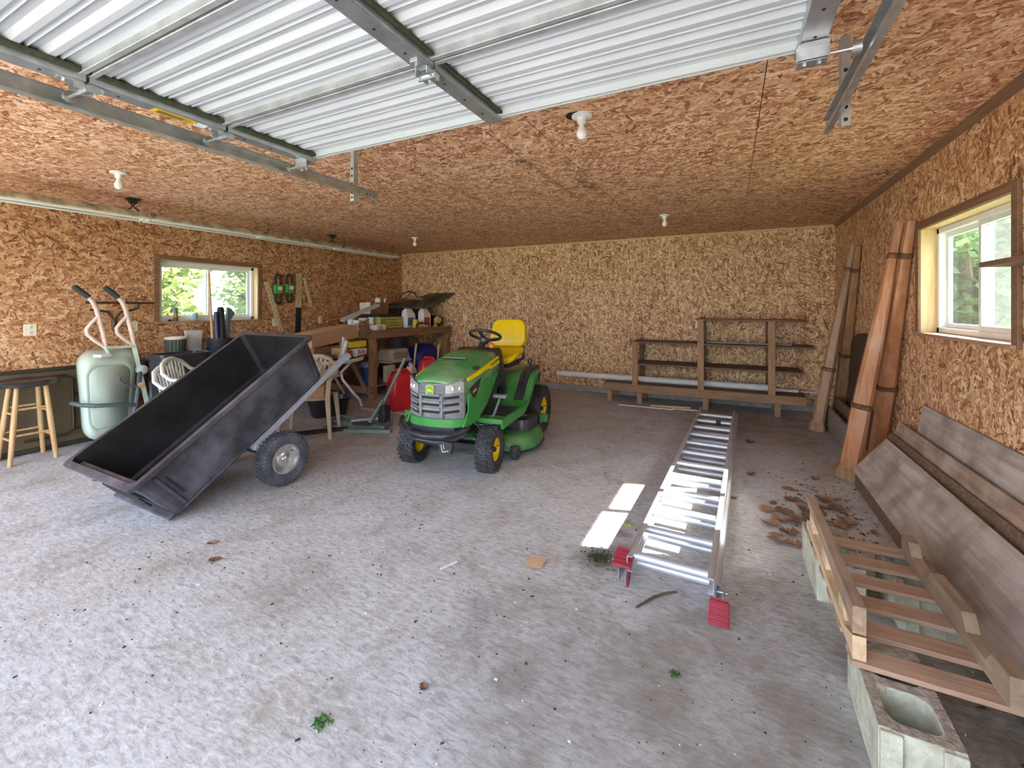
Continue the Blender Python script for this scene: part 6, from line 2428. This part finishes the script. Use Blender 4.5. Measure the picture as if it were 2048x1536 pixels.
for (y, z0, z1, lab) in ((4.275, 1.465, 1.92, 'looped drive belt with green card nearer the window'), (4.465, 1.485, 1.935, 'looped drive belt with green card nearer the long blade')):
    t = thing('drive_belt', lab, 'belt', (XL + .03, y, z0), group='drive belts on the wall')
    for k, dx in enumerate((.040, .054)):
        mb = MB()
        pts = []
        for i in range(28):
            a = 2 * PI * i / 28
            pts.append((XL + dx, y + .055 * math.cos(a) * (1.15 if abs(math.sin(a)) > .6 else .85) + .012 * k, (z0 + z1) / 2 + (z1 - z0) / 2 * math.sin(a)))
        mb.tube(pts, .008, 6, True)
        mb.build('belt_loop', M['belt'], t, 40, True)
    mb = MB()
    mb.bx(XL + .033, XL + .070, y - .058, y + .062, (z0 + z1) / 2 - .07, (z0 + z1) / 2 + .06, .004)
    c_ = mb.build('card_sleeve', M['green_lab'], t, 0, True)
    mb = MB()
    mb.bx(XL + .0695, XL + .0715, y - .015, y + .052, (z0 + z1) / 2 - .02, (z0 + z1) / 2 + .035)
    mb.build('white_print', M['white'], c_, 0, True)
    mb = MB()
    mb.cyl((XL, y, z1 - .008), (XL + .075, y, z1 - .008), .005, seg=8)
    mb.build('nail', M['steel'], t, 0, True)
SZ = LW[2]
cn = thing('aerosol_can', 'green and orange aerosol can on the window sill', 'can', (XL - .04, 2.965, SZ))
mb = MB()
mb.lathe([(.024, 0), (.026, .004), (.026, .12)], (0, 0, 0), 'z', 18)
mb.build('can_body', pm('can_green', (.05, .20, .13), .35, .3), cn, 40)
mb = MB()
mb.lathe([(.0265, .05), (.0265, .10)], (0, 0, 0), 'z', 18, False)
mb.build('label_band', M['orange'], cn, 40)
mb = MB()
mb.lathe([(.024, .12), (.024, .155), (.018, .165), (.002, .166)], (0, 0, 0), 'z', 18)
mb.build('cap', pm('can_cap_teal', (.06, .22, .26), .4), cn, 40)
gj = thing('small_jar', 'small blue-grey jar on the window sill before the glass', 'jar', (XL - .04, 3.18, SZ))
mb = MB()
mb.lathe([(.034, 0), (.036, .004), (.036, .09), (.030, .095)], (0, 0, 0), 'z', 18)
mb.build('jar_body', pm('jar_blue', (.30, .42, .46), .2), gj, 40)
mb = MB()
mb.lathe([(.037, .088), (.037, .105), (.03, .108)], (0, 0, 0), 'z', 18)
mb.build('lid', M['white'], gj, 40)
solo('black_cap', 'little black cap lying on the window sill by the aerosol can', 'cap', MB().lathe([(.022, 0), (.024, .01), (.016, .022), (.002, .024)], (XL - .03, 2.90, SZ), 'z', 14), M['black'], 40)  # a plain black cap left on the sill
solo('wood_chip', 'short tan wood piece lying on the window sill', 'stick', MB().bar((XL - .03, 3.06, SZ + .006), (XL - .02, 3.14, SZ + .006), .02, .012), M['stoolwood'])

# ================================================================ LEAVES AND LITTER ON THE FLOOR
M['leaf_dry'] = pm('dry_brown_leaf', (.27, .15, .09), .7, var=.35, scale=30)
M['leaf_dark'] = pm('dark_dry_leaf', (.17, .09, .055), .75, var=.35, scale=30)
def oak_leaf(s, curl, seed):
    r = random.Random(seed)
    out = []
    for side in (1, -1):
        pts = []
        for i in range(9):
            f = i / 8
            wv = (.16 + .26 * math.sin(PI * f)) * (1.25 if i % 2 else .55) * (1 + r.uniform(-.15, .15))
            if i in (0, 8):
                wv = .02
            pts.append((f - .5 + r.uniform(-.02, .02), side * wv))
        out += pts if side == 1 else pts[::-1][1:-1]
    mb = MB()
    top = [Vector((p[0] * s, p[1] * s, .004 + curl * s * (abs(p[0]) ** 2 * 1.2 + abs(p[1]) * .5) + r.uniform(0, .006))) for p in out]
    ctr = Vector((0, 0, .003))
    vs_ = [ctr] + top + [p - Vector((0, 0, .0015)) for p in [ctr] + top]
    n = len(top)
    fs = [(0, i + 1, (i + 1) % n + 1) for i in range(n)] + [(n + 1, n + 1 + (i + 1) % n + 1, n + 1 + i + 1) for i in range(n)]
    fs += [(i + 1, n + 2 + i, n + 2 + (i + 1) % n, (i + 1) % n + 1) for i in range(n)]
    mb._add(vs_, fs)
    return mb
leaf_me = [oak_leaf(.115, .15 + .10 * i, 50 + i).mesh('oak_leaf', M['leaf_dry'] if i % 2 == 0 else M['leaf_dark']) for i in range(6)]
rnd = random.Random(21)
big = [(.228, 3.517), (.334, 3.536), (.243, 3.298), (.331, 3.212), (.254, 3.079), (.39, 3.387), (.349, 3.075), (.475, 3.607), (.615, 3.894), (.661, 3.735), (.69, 3.522), (.482, 3.479), (.635, 3.465), (.408, 3.771), (.30, 3.40)]
spots = [(x, y, 1.0, 'dry brown oak leaf lying in the leaf scatter between ladder and leaning boards', 'leaf scatter beside the ladder') for x, y in big]
for i in range(34):
    a, r_ = rnd.uniform(0, 2 * PI), abs(rnd.gauss(0, .42))
    x, y = .56 + r_ * .60 * math.cos(a), 3.62 + r_ * math.sin(a) * 1.3
    if .14 < x < .84 and y > 3.02:
        spots.append((x, y, rnd.uniform(.35, .7), 'dry brown oak leaf lying in the leaf scatter between ladder and leaning boards', 'leaf scatter beside the ladder'))
spots += [(-4.64, 1.668, .7, 'tan leaf on the floor under the tipped nose of the cart', None), (-2.584, 1.436, .55, 'small reddish leaf on bare concrete in front of the cart corner', None), (-2.78, 1.53, .5, 'small brown leaf nearest the cart corner on bare concrete', None),
          (.187, 5.19, .9, 'dark curled leaf on the floor beside the far end of the ladder', None), (.02, 3.62, .5, 'small dark leaf right beside the ladder rail', None), (-1.02, 1.30, .35, 'dark leaf fragment on bare concrete before the oil spots', None)]
for i, (x, y, k, lab, grp) in enumerate(spots):
    o = bpy.data.objects.new('oak_leaf', leaf_me[i % 6])
    COL.objects.link(o)
    o.location = (x, y, 0)
    o.rotation_euler = (0, 0, rnd.uniform(0, 6.28))
    o.scale = (k, k, k)
    o['label'] = lab
    o['category'] = 'leaf'
    if grp:
        o['group'] = grp
solo('dry_twig', 'dry brown twig lying on the floor by the ladder foot', 'twig', MB().tube([(-.395, 2.09, .008), (-.33, 2.20, .010), (-.28, 2.26, .009), (-.235, 2.295, .008)], [.005, .007, .006, .004], 6), M['bark'], 40)
solo('paper_scrap', 'thin white splinter lying on bare concrete near the tractor', 'splinter', MB().bar((-1.40, 1.93, .004), (-1.36, 2.03, .004), .012, .006), M['pvc'])
solo('curled_leaf', 'pale tan curled leaf before the sun patch', 'leaf', MB().rings([[Vector((-.96 + a * .05, 2.197 + b * .03, .003 + z)) for a, b, z in ((-1, -1, 0), (1, -1, .01), (1.2, 1, .03), (-.8, 1, .02))], [Vector((-.96 + a * .05, 2.197 + b * .03, .006 + z)) for a, b, z in ((-1, -1, 0), (1, -1, .01), (1.2, 1, .03), (-.8, 1, .02))]]), M['card'])
# grass tufts
M['moss'] = pm('green_clippings', (.05, .13, .03), .9, var=.4, scale=50)
M['moss_dark'] = pm('dark_clippings', (.05, .055, .025), .9, var=.4, scale=50)
def tuft(label, x, y, r, n, mat, seed):
    q = random.Random(seed)
    mb = MB()
    for i in range(n):
        a, d = q.uniform(0, 6.28), abs(q.gauss(0, r * .5))
        c = Vector((x + d * math.cos(a), y + d * math.sin(a), .004))
        b = q.uniform(0, 6.28)
        e = Vector((math.cos(b), math.sin(b), q.uniform(0, .5))) * q.uniform(.008, .02)
        mb.bar(c, c + e, .004, .003)
    o = solo('grass_clump', label, 'grass', mb, mat, kind=None)
    o['kind'] = 'stuff'
tuft('small green grass clump on bare concrete in the foreground', -1.253, 1.035, .03, 60, M['moss'], 1)
tuft('dark clippings heap by the ladder foot', -.67, 2.42, .10, 160, M['moss_dark'], 2)
tuft('yellow-green clump at the edge of the sun patch', -.60, 2.87, .025, 50, M['crate'], 3)
tuft('tiny green clump left of the concrete blocks', -.19, 1.78, .014, 25, M['moss'], 4)
# uncountable grit: crumbs, bark bits, paint flakes
q = random.Random(77)
for nm, lab, mat, n, zone in (('floor_grit', 'scattered dark crumbs and grit over the concrete floor', M['moss_dark'], 800, 0), ('pale_flakes', 'tiny pale flakes scattered over the concrete floor', M['pvc'], 170, 0), ('leaf_crumbs', 'crumbled leaf litter beside the ladder and leaning boards', M['leaf_dark'], 420, 1)):
    mb = MB()
    for i in range(n):
        if zone:
            x, y = q.gauss(.62, .17), q.gauss(3.62, .42)
            if not .1 < x < .93:
                continue
        else:
            x, y = q.uniform(-3.2, .9), q.uniform(.55, 5.5) if q.random() < .6 else q.uniform(.8, 3.0)
            if -2.9 < x < -1.6 and 2.6 < y:
                continue
        if any(abs(x - bx_) < .11 and abs(y - by_) < .22 for bx_, by_ in ((.488, 1.815), (.468, 2.755), (.76, 2.62))):
            continue      # nothing lies inside the blocks
        s_ = (.0022 + .007 * q.random() ** 4) * (1.8 if zone else 1)
        mb.box((x, y, .0015), (s_ * q.uniform(.8, 2.2), s_, .003), (0, 0, q.uniform(0, 3.14)))
    o = mb.build(nm, mat)
    o['label'] = lab
    o['category'] = 'litter'
    o['kind'] = 'stuff'
